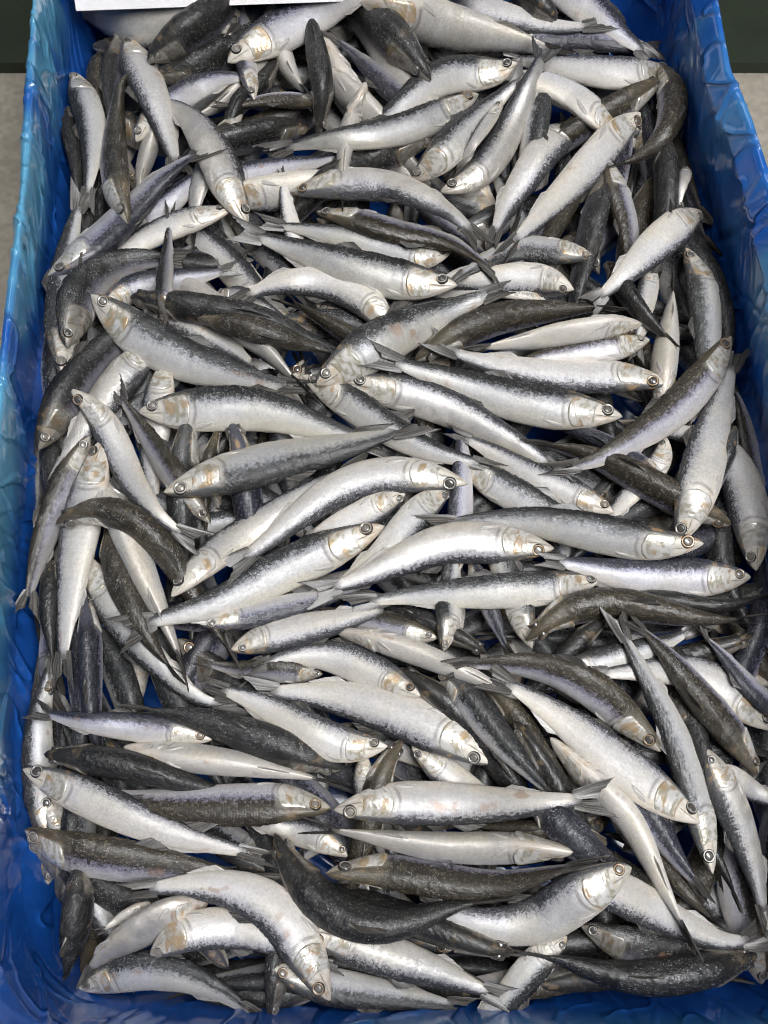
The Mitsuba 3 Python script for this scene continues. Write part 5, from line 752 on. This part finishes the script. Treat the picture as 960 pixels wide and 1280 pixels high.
1934 -1655 -663 1934 -1503 -638 1939 -1350 -617 1953 -1197 -607 1979 -1045 -611 2013 -896 -626 2056 -750 -649 2108 -607 -675 2169 -468 -698 2236 -330 -714|1386|70|s||108|s
1011 3969 -677 1123 3878 -659 1236 3790 -643 1353 3705 -635 1474 3626 -632 1596 3551 -611 1713 3484 -559 1829 3423 -497 1956 3363 -467 2087 3303 -476|984|20|s||100|s
-1339 -1875 -496 -1427 -1734 -520 -1513 -1592 -550 -1595 -1447 -575 -1672 -1299 -597 -1745 -1149 -619 -1814 -998 -644 -1879 -844 -666 -1939 -687 -679 -1996 -529 -679|1515|90|k||116|s
2269 -185 -707 2311 -54 -687 2349 79 -670 2379 214 -662 2400 351 -663 2413 490 -667 2419 628 -663 2415 766 -647 2403 903 -626 2386 1040 -613|1251|110|k||109|s
2114 3371 -526 2055 3217 -506 2005 3069 -576 1968 2916 -639 1944 2748 -652 1936 2580 -625 1943 2414 -588 1967 2246 -596 2005 2088 -648 2050 1930 -693|1121|160|b||100|s
-303 3405 -629 -191 3534 -602 -71 3657 -581 61 3767 -575 206 3862 -584 359 3941 -599 519 4003 -608 686 4046 -597 854 4072 -565 1023 4088 -532|1555|110|u||105|s
-2018 2994 -705 -2008 3138 -692 -2000 3282 -680 -1998 3427 -674 -2000 3572 -675 -2007 3716 -679 -2019 3860 -682 -2035 4004 -687 -2057 4147 -700 -2080 4288 -718|1007|20|b||100|s
-2004 3137 -636 -1976 2979 -642 -1953 2820 -644 -1936 2660 -639 -1927 2500 -627 -1925 2340 -612 -1930 2180 -601 -1942 2020 -595 -1961 1861 -595 -1984 1702 -596|1115|160|b||100|s
2353 -606 -662 2222 -547 -640 2096 -479 -629 1978 -395 -635 1875 -295 -641 1786 -180 -643 1715 -55 -646 1663 80 -652 1629 220 -659 1605 363 -664|951|160|b||100|s
-2195 1725 -670 -2078 1644 -613 -1958 1561 -569 -1833 1473 -558 -1708 1384 -570 -1584 1296 -587 -1460 1207 -607 -1337 1118 -626 -1214 1028 -644 -1090 938 -656|1381|70|u||109|s
2075 926 -672 1995 792 -640 1910 660 -611 1817 531 -592 1715 409 -585 1607 292 -591 1492 181 -606 1372 79 -626 1245 -17 -644 1114 -108 -656|1419|60|s||100|s
-2069 -820 -570 -1951 -801 -500 -1816 -780 -494 -1684 -766 -535 -1551 -756 -574 -1414 -752 -597 -1276 -752 -613 -1139 -759 -630 -1001 -771 -646 -864 -786 -657|1250|70|u||106|s
-1536 2563 -651 -1486 2418 -637 -1438 2272 -624 -1394 2124 -618 -1355 1976 -619 -1319 1826 -625 -1287 1676 -634 -1260 1524 -646 -1237 1372 -656 -1216 1220 -662|1073|20|k||100|s
-55 3688 -440 100 3654 -470 252 3622 -510 406 3591 -544 563 3560 -566 720 3531 -584 877 3503 -603 1034 3476 -624 1192 3451 -643 1351 3426 -656|1449|70|u||109|s
454 2834 -631 603 2890 -605 753 2943 -583 906 2992 -572 1061 3034 -573 1218 3072 -576 1375 3104 -564 1529 3130 -525 1682 3150 -479 1840 3168 -454|1449|70|p||109|s
-1499 -1018 -594 -1523 -870 -535 -1546 -714 -506 -1565 -556 -525 -1579 -399 -558 -1589 -239 -570 -1595 -81 -547 -1596 73 -499 -1593 226 -451 -1587 385 -438|1412|60|p||100|s
1069 -2179 -665 917 -2160 -639 765 -2143 -615 612 -2128 -603 457 -2117 -603 302 -2108 -607 148 -2102 -602 -4 -2099 -569 -150 -2100 -519 -299 -2101 -476|1395|70|k||109|s
1775 876 -643 1637 822 -617 1498 766 -594 1360 706 -583 1223 642 -584 1088 576 -594 955 507 -610 823 435 -629 694 359 -646 564 282 -657|1355|60|s||100|s
1274 -1708 -519 1172 -1592 -546 1074 -1471 -565 986 -1341 -574 911 -1203 -581 848 -1060 -593 797 -913 -609 760 -762 -628 736 -608 -645 719 -452 -657|1379|60|p||100|s
-1808 2668 -553 -1910 2787 -533 -2007 2913 -533 -2090 3045 -558 -2158 3185 -590 -2213 3332 -613 -2254 3483 -634 -2279 3637 -663 -2288 3792 -697 -2290 3949 -723|1375|60|b||100|s
1114 1509 -633 997 1592 -609 877 1673 -588 752 1747 -578 622 1814 -580 490 1874 -590 355 1928 -607 218 1973 -627 79 2011 -644 -63 2046 -656|1313|90|k||115|s
-263 2168 -632 -233 2318 -608 -211 2470 -586 -205 2625 -575 -218 2780 -577 -247 2932 -588 -293 3079 -605 -356 3220 -626 -433 3353 -644 -519 3482 -656|1398|110|u||105|s
629 1680 -460 767 1771 -466 905 1858 -495 1042 1942 -533 1183 2025 -563 1327 2105 -582 1472 2184 -593 1619 2259 -587 1764 2330 -551 1904 2397 -493|1470|60|b||100|s
2377 -2432 -662 2244 -2395 -597 2101 -2364 -559 1951 -2349 -576 1803 -2353 -606 1654 -2375 -589 1522 -2411 -524 1400 -2459 -448 1273 -2527 -419 1144 -2605 -438|968|160|u||100|s
-82 964 -631 -183 1084 -606 -278 1210 -584 -361 1346 -573 -428 1491 -575 -480 1641 -586 -517 1795 -604 -536 1952 -624 -540 2110 -643 -535 2269 -655|1436|110|p||106|s
-1673 193 -440 -1601 312 -459 -1536 424 -510 -1476 538 -565 -1419 660 -602 -1366 789 -612 -1317 919 -599 -1275 1051 -581 -1239 1186 -590 -1207 1319 -618|947|160|u||100|s
-250 1753 -627 -310 1910 -598 -379 2063 -571 -466 2208 -557 -572 2341 -559 -693 2459 -573 -827 2562 -592 -974 2647 -607 -1130 2714 -605 -1289 2771 -585|1531|90|s||111|s
-1462 307 -486 -1317 288 -534 -1166 266 -560 -1015 238 -567 -864 204 -572 -715 165 -578 -567 122 -577 -422 73 -557 -281 20 -521 -142 -36 -484|1390|90|s||115|s
1534 1778 -577 1588 1652 -525 1642 1517 -513 1691 1382 -539 1734 1246 -570 1772 1106 -587 1805 964 -575 1831 827 -531 1852 691 -481 1871 549 -455|1317|110|s||106|s
-869 3762 -634 -756 3842 -586 -644 3920 -534 -525 4000 -506 -403 4078 -521 -286 4151 -568 -170 4219 -625 -51 4287 -677 73 4354 -713 201 4422 -732|1263|60|s||100|s
-1423 3385 -633 -1280 3344 -610 -1136 3309 -589 -987 3287 -578 -837 3280 -577 -687 3286 -580 -538 3306 -577 -392 3341 -564 -252 3388 -541 -113 3442 -517|1353|110|s||107|s
508 362 -649 349 360 -634 191 361 -622 32 369 -616 -127 382 -617 -285 401 -623 -442 424 -633 -598 454 -645 -753 489 -655 -908 528 -662|1108|160|s||100|s
-1232 996 -562 -1098 1057 -593 -959 1111 -611 -815 1150 -611 -668 1171 -592 -524 1177 -549 -384 1169 -496 -239 1143 -473 -101 1104 -511 27 1061 -578|979|20|s||100|s
-348 -436 -621 -306 -603 -583 -254 -768 -542 -182 -926 -508 -90 -1076 -489 20 -1214 -492 145 -1336 -520 281 -1439 -566 429 -1526 -612 583 -1606 -644|1594|90|k||110|s
-686 2720 -566 -683 2563 -498 -687 2397 -469 -703 2226 -470 -732 2064 -517 -774 1904 -561 -827 1745 -594 -894 1589 -620 -974 1439 -641 -1060 1292 -654|1543|110|s||105|s
-1109 1962 -630 -1151 2113 -604 -1198 2264 -581 -1252 2412 -567 -1315 2558 -559 -1385 2700 -544 -1461 2837 -519 -1545 2969 -492 -1637 3098 -478 -1732 3225 -478|1430|90|s||115|s
-1670 871 -627 -1541 851 -575 -1410 829 -530 -1272 802 -527 -1138 773 -557 -1004 742 -588 -870 707 -612 -735 670 -631 -602 629 -647 -468 586 -658|1241|60|p||100|s
846 -822 -511 788 -954 -495 733 -1087 -519 684 -1216 -565 638 -1350 -599 595 -1489 -610 557 -1629 -604 524 -1769 -577 497 -1904 -531 472 -2038 -477|989|20|k||100|s
-1199 1856 -572 -1326 1890 -530 -1457 1929 -525 -1585 1977 -546 -1711 2035 -554 -1831 2100 -539 -1947 2171 -513 -2057 2251 -493 -2163 2339 -508 -2260 2425 -555|1244|70|s||106|s
335 1151 -487 323 992 -527 310 832 -563 295 668 -568 279 506 -547 261 342 -538 242 180 -558 221 17 -564 199 -142 -527 177 -297 -477|1133|20|s||100|s
477 343 -595 581 458 -586 684 573 -577 787 688 -572 889 805 -576 990 921 -588 1091 1038 -606 1190 1155 -626 1289 1272 -644 1388 1391 -656|1393|110|k||110|s
904 -1495 -524 1047 -1530 -474 1197 -1565 -481 1343 -1593 -527 1490 -1618 -570 1643 -1639 -577 1792 -1655 -538 1938 -1667 -485 2088 -1674 -445 2240 -1680 -438|1048|160|k||100|s
1750 962 -491 1652 1062 -520 1548 1156 -550 1434 1240 -566 1311 1311 -576 1180 1369 -589 1045 1412 -608 906 1439 -628 765 1451 -646 623 1456 -657|1287|70|b||105|s
559 -270 -558 685 -272 -488 825 -277 -469 968 -287 -468 1102 -301 -521 1240 -319 -559 1382 -342 -563 1521 -369 -538 1657 -401 -504 1794 -435 -474|1253|60|p||100|s
-167 -1179 -478 -294 -1233 -511 -427 -1281 -509 -562 -1315 -487 -702 -1333 -477 -843 -1336 -492 -981 -1325 -522 -1117 -1297 -545 -1252 -1256 -548 -1385 -1206 -536|1223|60|k||100|s
619 3403 -631 522 3265 -606 432 3121 -583 354 2970 -568 291 2812 -555 242 2649 -536 207 2483 -523 188 2313 -537 184 2144 -559 188 1973 -560|1501|60|k||100|s
1795 -1694 -460 1656 -1605 -459 1522 -1509 -469 1402 -1399 -498 1298 -1277 -536 1207 -1143 -569 1132 -998 -597 1075 -845 -622 1036 -686 -642 1005 -524 -655|1488|70|k||104|s
-487 2401 -461 -367 2306 -492 -254 2207 -532 -151 2098 -571 -58 1977 -600 25 1845 -613 95 1707 -602 147 1568 -557 186 1428 -500 220 1281 -464|1030|160|u||100|s
485 1998 -440 583 2105 -459 669 2209 -514 742 2321 -572 805 2449 -604 854 2586 -602 885 2723 -562 899 2857 -505 899 2997 -464 890 3142 -455|943|160|s||100|s
2318 1737 -668 2240 1854 -588 2170 1966 -494 2100 2102 -468 2041 2252 -455 1997 2406 -434 1968 2561 -441 1954 2716 -482 1956 2877 -496 1965 3038 -484|1483|90|b||106|s
1436 2962 -555 1472 3118 -506 1507 3282 -493 1537 3447 -493 1560 3613 -494 1577 3779 -511 1590 3945 -536 1596 4112 -554 1596 4276 -589 1594 4431 -652|1511|70|u||108|s
-1455 2447 -497 -1363 2547 -461 -1272 2652 -470 -1188 2760 -496 -1111 2869 -539 -1037 2986 -552 -970 3105 -521 -911 3223 -475 -855 3350 -472 -807 3467 -532|1213|60|k||100|s
1318 3157 -449 1214 3040 -461 1117 2919 -486 1028 2792 -509 948 2657 -511 877 2517 -493 817 2376 -463 768 2232 -423 729 2082 -419 695 1929 -438|1070|20|s||100|s
315 802 -480 216 704 -496 115 609 -521 8 518 -531 -104 432 -527 -219 351 -533 -337 276 -540 -458 207 -518 -577 147 -472 -700 88 -438|965|160|p||100|s
1629 -944 -485 1541 -825 -484 1447 -715 -512 1342 -620 -558 1221 -541 -585 1089 -478 -568 956 -438 -518 819 -417 -467 673 -414 -444 525 -421 -448|949|160|s||100|s
-1775 1245 -508 -1620 1286 -483 -1465 1329 -504 -1314 1378 -541 -1162 1434 -560 -1012 1497 -553 -865 1564 -538 -721 1637 -520 -580 1716 -494 -441 1798 -477|1122|160|k||100|s
-522 4062 -440 -393 4115 -459 -260 4164 -470 -125 4204 -465 4 4231 -515 136 4252 -562 274 4264 -584 414 4267 -562 546 4260 -513 682 4249 -476|1285|70|p||104|s
1003 -591 -605 872 -684 -565 740 -781 -539 609 -882 -556 482 -987 -579 356 -1094 -565 238 -1201 -517 124 -1308 -461 9 -1422 -421 -107 -1540 -438|1135|160|s||100|s
409 411 -515 327 297 -479 242 181 -469 154 66 -469 63 -46 -480 -29 -157 -493 -123 -265 -514 -220 -372 -521 -318 -476 -498 -417 -579 -472|1295|60|s||100|s
2427 -943 -440 2279 -929 -463 2131 -923 -487 1982 -935 -501 1837 -966 -522 1696 -1015 -533 1562 -1080 -511 1442 -1160 -471 1331 -1254 -433 1223 -1357 -438|989|20|p||100|s
-1637 -1281 -440 -1550 -1411 -459 -1454 -1536 -470 -1343 -1648 -466 -1221 -1740 -487 -1090 -1814 -532 -944 -1873 -532 -798 -1908 -487 -653 -1925 -427 -498 -1934 -438|1423|70|b||100|s
-129 2864 -443 -203 2983 -459 -275 3103 -470 -340 3227 -476 -399 3352 -500 -451 3476 -542 -499 3605 -565 -540 3735 -533 -574 3858 -474 -606 3987 -438|948|160|s||100|s
964 1954 -440 844 1835 -459 731 1710 -469 631 1572 -466 549 1427 -486 482 1271 -497 432 1110 -482 401 943 -470 388 774 -469 384 604 -472|1476|60|k||100|s
521 -1748 -536 376 -1720 -512 228 -1703 -493 80 -1705 -510 -61 -1728 -555 -202 -1771 -584 -335 -1832 -561 -450 -1907 -500 -552 -1991 -430 -660 -2092 -438|956|160|s||100|s
-960 -241 -551 -891 -362 -482 -814 -494 -469 -732 -626 -467 -648 -755 -462 -563 -878 -507 -473 -1002 -528 -379 -1125 -508 -284 -1242 -472 -185 -1361 -447|1368|60|s||100|s
-592 3351 -490 -711 3439 -513 -836 3519 -528 -970 3584 -537 -1112 3630 -543 -1259 3657 -540 -1405 3664 -510 -1545 3652 -459 -1685 3623 -419 -1828 3585 -438|1346|90|s||110|s
331 1558 -440 279 1413 -459 222 1268 -470 159 1132 -494 90 1003 -548 12 872 -576 -75 744 -571 -166 625 -530 -258 517 -468 -358 407 -438|1347|60|p||100|s
-1074 357 -440 -1119 493 -459 -1172 626 -470 -1240 752 -466 -1324 867 -476 -1418 967 -521 -1526 1058 -549 -1644 1133 -518 -1768 1194 -482 -1897 1247 -511|942|160|s||100|s
-2177 1465 -440 -2043 1556 -459 -1909 1650 -469 -1780 1749 -467 -1654 1853 -461 -1533 1962 -453 -1415 2075 -449 -1302 2194 -451 -1194 2316 -454 -1089 2441 -461|1136|160|s||100|s
215 1234 -440 366 1219 -459 517 1196 -470 659 1157 -503 799 1100 -526 932 1027 -509 1056 939 -491 1169 836 -487 1269 721 -477 1363 600 -465|1020|160|s||100|s
120 -2657 -440 93 -2516 -459 65 -2374 -469 35 -2232 -466 4 -2092 -463 -28 -1952 -484 -62 -1812 -473 -96 -1674 -445 -133 -1535 -422 -170 -1396 -438|1300|60|p||100|s
-1503 1527 -440 -1529 1368 -459 -1565 1209 -469 -1618 1055 -466 -1688 912 -488 -1774 776 -510 -1876 649 -508 -1992 535 -500 -2121 436 -490 -2255 343 -478|1487|70|u||103|s
-1245 2466 -444 -1092 2517 -459 -941 2576 -470 -797 2649 -466 -661 2736 -466 -535 2834 -492 -417 2945 -490 -312 3066 -466 -218 3197 -472 -136 3323 -531|1459|70|u||105|s
99 2691 -626 91 2527 -615 80 2365 -596 63 2205 -563 42 2046 -528 15 1885 -505 -16 1725 -485 -52 1568 -458 -94 1410 -443 -139 1252 -453|1133|160|u||100|s
-395 -2112 -440 -539 -2088 -459 -685 -2072 -469 -832 -2070 -468 -978 -2086 -477 -1122 -2118 -472 -1261 -2164 -480 -1394 -2226 -489 -1520 -2302 -482 -1642 -2385 -470|1334|90|s||112|s
-627 -680 -440 -661 -821 -459 -699 -960 -479 -744 -1096 -505 -799 -1230 -490 -861 -1361 -475 -931 -1489 -486 -1008 -1613 -489 -1091 -1729 -458 -1177 -1842 -438|999|20|k||100|s
1868 3044 -493 1820 3203 -458 1771 3367 -470 1722 3531 -465 1675 3694 -449 1628 3857 -428 1582 4019 -438 1540 4171 -501 1500 4317 -581 1460 4463 -661|1148|160|s||100|s
1116 -672 -440 1120 -505 -459 1125 -337 -469 1136 -169 -466 1150 -6 -498 1169 160 -521 1192 324 -496 1218 485 -454 1250 649 -433 1284 814 -438|1163|20|b||100|s
131 3794 -441 267 3768 -476 400 3747 -521 536 3731 -558 677 3722 -577 819 3720 -575 958 3723 -547 1093 3733 -501 1227 3750 -457 1366 3771 -438|1281|110|s||106|s
-1079 570 -440 -1028 695 -459 -974 820 -470 -916 943 -466 -855 1065 -459 -793 1183 -485 -726 1300 -472 -658 1411 -430 -586 1524 -419 -511 1636 -438|939|160|u||100|s
1034 4059 -514 877 4014 -495 720 3980 -469 557 3963 -466 394 3969 -451 233 3996 -433 77 4042 -441 -70 4108 -413 -211 4193 -419 -345 4285 -438|1491|110|s||102|s
347 1358 -440 186 1299 -459 27 1230 -469 -122 1144 -466 -260 1040 -451 -384 921 -431 -493 789 -450 -585 644 -468 -661 488 -464 -727 330 -441|1559|90|b||112|s
50 364 -482 150 259 -459 247 143 -469 328 17 -466 389 -119 -462 431 -257 -504 456 -405 -498 460 -547 -449 446 -690 -419 423 -837 -438|978|160|b||100|s
2101 3280 -440 2068 3423 -459 2030 3565 -470 1984 3706 -466 1931 3839 -487 1872 3968 -528 1803 4098 -533 1728 4222 -503 1645 4341 -474 1558 4459 -463|1305|60|b||100|s
-1450 4221 -520 -1311 4253 -504 -1172 4282 -492 -1030 4307 -489 -889 4327 -499 -748 4343 -518 -606 4354 -532 -464 4361 -515 -329 4363 -467 -193 4363 -438|983|20|s||100|s
340 65 -440 205 72 -459 69 82 -469 -66 97 -466 -201 117 -460 -333 142 -442 -464 171 -417 -596 206 -410 -726 245 -419 -854 287 -438|1237|110|b||108|s
-328 3642 -459 -218 3553 -464 -110 3464 -478 -2 3374 -494 106 3284 -495 214 3193 -479 320 3103 -460 427 3011 -453 533 2918 -460 639 2826 -470|984|160|u||100|s
504 2307 -440 348 2279 -459 193 2243 -469 41 2193 -466 -104 2128 -451 -242 2052 -432 -374 1963 -442 -497 1862 -447 -610 1749 -437 -717 1633 -438|1084|20|s||100|s
1886 1741 -440 1736 1745 -459 1586 1745 -469 1435 1740 -466 1286 1727 -451 1138 1709 -431 990 1685 -415 842 1655 -410 696 1618 -419 552 1579 -438|1044|20|k||100|s
1001 2700 -440 1013 2853 -459 1029 3006 -469 1050 3159 -466 1076 3311 -451 1106 3461 -431 1141 3610 -432 1181 3758 -448 1226 3905 -466 1274 4050 -492|1394|90|s||116|s
190 10 -440 124 163 -459 66 319 -469 26 481 -466 6 646 -451 4 811 -431 20 977 -415 57 1139 -410 112 1297 -419 174 1451 -438|1500|70|k||105|s
671 1013 -454 814 990 -459 957 962 -469 1097 921 -466 1233 869 -451 1363 806 -431 1489 733 -415 1608 648 -410 1720 554 -419 1827 456 -438|1321|70|s||107|s
114 142 -440 229 240 -459 340 346 -470 439 462 -466 522 584 -488 593 717 -512 651 857 -493 692 999 -455 718 1148 -428 738 1299 -438|1397|90|p||110|s
-2287 4041 -524 -2131 4006 -500 -1977 3980 -469 -1816 3969 -466 -1656 3978 -451 -1498 4003 -431 -1345 4044 -437 -1201 4100 -478 -1058 4174 -478 -922 4255 -452|1475|110|s||102|s
-1812 3188 -440 -1689 3295 -459 -1564 3401 -469 -1435 3503 -466 -1305 3601 -451 -1172 3696 -431 -1036 3787 -415 -898 3875 -422 -757 3958 -421 -615 4039 -438|1479|70|k||110|s
655 -530 -440 729 -396 -459 799 -259 -469 860 -117 -466 912 28 -451 954 175 -452 989 324 -433 1013 473 -410 1028 627 -419 1039 780 -438|1411|70|k||106|s
-64 3051 -440 -128 2912 -459 -191 2771 -469 -248 2629 -466 -301 2485 -451 -348 2339 -431 -392 2192 -415 -430 2043 -410 -464 1893 -419 -494 1743 -438|1383|60|p||100|s
2129 2956 -440 2051 3089 -459 1981 3227 -470 1925 3372 -466 1887 3522 -450 1866 3675 -430 1861 3829 -414 1874 3984 -410 1902 4127 -462 1935 4266 -523|1416|70|p||102|s
-857 1681 -440 -879 1543 -459 -906 1405 -469 -942 1269 -466 -986 1135 -461 -1038 1004 -452 -1097 878 -433 -1165 755 -423 -1239 636 -438 -1316 523 -474|1276|70|u||108|s
-1250 419 -514 -1122 370 -457 -983 312 -469 -846 248 -467 -713 177 -452 -584 101 -431 -461 21 -462 -339 -67 -478 -223 -159 -451 -110 -255 -438|1029|20|k||100|s
-222 -1428 -440 -121 -1320 -459 -14 -1216 -469 100 -1120 -466 222 -1034 -451 349 -959 -431 481 -892 -415 620 -837 -410 762 -792 -419 905 -754 -438|1346|110|u||108|s
722 -816 -440 562 -815 -459 401 -806 -469 241 -783 -466 85 -745 -451 -67 -693 -431 -214 -628 -418 -355 -548 -410 -487 -456 -419 -615 -358 -438|1420|60|s||100|s
547 3747 -440 661 3847 -459 781 3942 -469 908 4026 -466 1042 4098 -451 1181 4159 -440 1325 4208 -457 1473 4244 -458 1624 4267 -452 1776 4283 -448|1043|20|s||100|s
1832 1530 -545 1686 1534 -487 1528 1532 -484 1373 1515 -509 1218 1482 -512 1067 1435 -503 921 1375 -499 783 1300 -482 654 1215 -445 529 1123 -438|1062|160|k||100|s
2331 -2609 -632 2295 -2486 -553 2264 -2357 -482 2241 -2211 -468 2234 -2061 -454 2241 -1912 -434 2262 -1763 -416 2299 -1617 -410 2350 -1476 -419 2408 -1338 -438|1376|70|u||100|s
-2267 2115 -440 -2205 1970 -459 -2150 1821 -470 -2111 1667 -466 -2089 1511 -450 -2082 1358 -478 -2091 1201 -492 -2116 1049 -455 -2156 901 -418 -2205 751 -438|1462|110|s||102|s
1939 4347 -620 1794 4345 -530 1641 4343 -468 1470 4336 -468 1300 4324 -454 1132 4309 -433 963 4291 -416 794 4268 -410 626 4241 -419 458 4211 -438|1553|70|k||105|s
-215 2277 -440 -303 2385 -459 -393 2492 -469 -484 2598 -466 -578 2701 -451 -672 2803 -431 -769 2903 -424 -868 3002 -418 -968 3099 -419 -1069 3194 -438|1271|110|p||109|s
2075 3145 -440 1911 3173 -459 1746 3191 -469 1579 3190 -466 1414 3168 -451 1254 3127 -431 1099 3066 -415 953 2986 -410 817 2889 -419 688 2785 -438|1114|20|s||100|s
880 2996 -440 719 3022 -459 559 3052 -469 401 3093 -466 247 3143 -451 96 3201 -431 -52 3268 -415 -196 3345 -410 -335 3430 -419 -471 3519 -438|1455|60|k||100|s
249 4324 -440 129 4236 -459 10 4146 -469 -107 4053 -466 -221 3956 -451 -331 3856 -445 -439 3753 -444 -544 3646 -438 -646 3537 -431 -745 3426 -438|1346|60|s||100|s
-2096 410 -440 -2103 546 -459 -2107 682 -469 -2106 819 -466 -2100 955 -451 -2089 1090 -431 -2073 1225 -415 -2052 1360 -410 -2026 1494 -419 -1997 1627 -438|1227|110|p||110|s
-316 2413 -440 -198 2327 -459 -79 2240 -469 39 2153 -466 156 2065 -451 273 1977 -431 390 1889 -417 507 1800 -410 623 1710 -419 739 1620 -438|1325|60|k||100|s
1005 2995 -440 906 3110 -459 807 3227 -469 713 3348 -466 624 3472 -451 539 3598 -431 458 3727 -415 381 3860 -410 309 3995 -419 241 4131 -438|1375|90|p||117|s
-994 120 -440 -1164 141 -459 -1333 172 -469 -1498 222 -466 -1655 291 -451 -1803 377 -431 -1941 478 -415 -2066 597 -410 -2178 728 -419 -2281 865 -438|1156|160|k||100|s
-676 -228 -440 -639 -371 -459 -608 -517 -469 -586 -664 -466 -576 -812 -451 -575 -960 -431 -584 -1108 -415 -603 -1256 -410 -632 -1402 -419 -667 -1546 -438|1324|60|s||100|s
-2259 1696 -440 -2213 1852 -459 -2170 2009 -469 -2135 2169 -466 -2107 2329 -451 -2087 2490 -431 -2073 2652 -415 -2066 2815 -410 -2068 2979 -419 -2073 3141 -438|1133|160|p||100|s"""
for n, line in enumerate(FISH.splitlines()):
    row = line.split('|')
    anchovy('anchovy' + (f'_{n:03d}' if n else ''), row, n + 1, len(row) == 6 and bool(row[4]))
if buried:                                                         # slivers far down in the heap, too many and too small to single out
    at = np.cumsum([0] + [len(b[0]) for b in buried])
    path = meshkit.write_ply((np.vstack([b[0] for b in buried]), np.vstack([b[1] + o for b, o in zip(buried, at)])), uv=np.vstack([b[3] for b in buried]), normals=np.vstack([b[2] for b in buried]))
    scene['buried_anchovies'] = {'type': 'ply', 'filename': path, 'face_normals': False, 'bsdf': {'type': 'ref', 'id': 'm_skin_s'}}
    labels['buried_anchovies'] = {'label': 'mass of anchovies at the bottom of the heap, showing only as slivers in the gaps', 'category': 'fish', 'kind': 'stuff'}
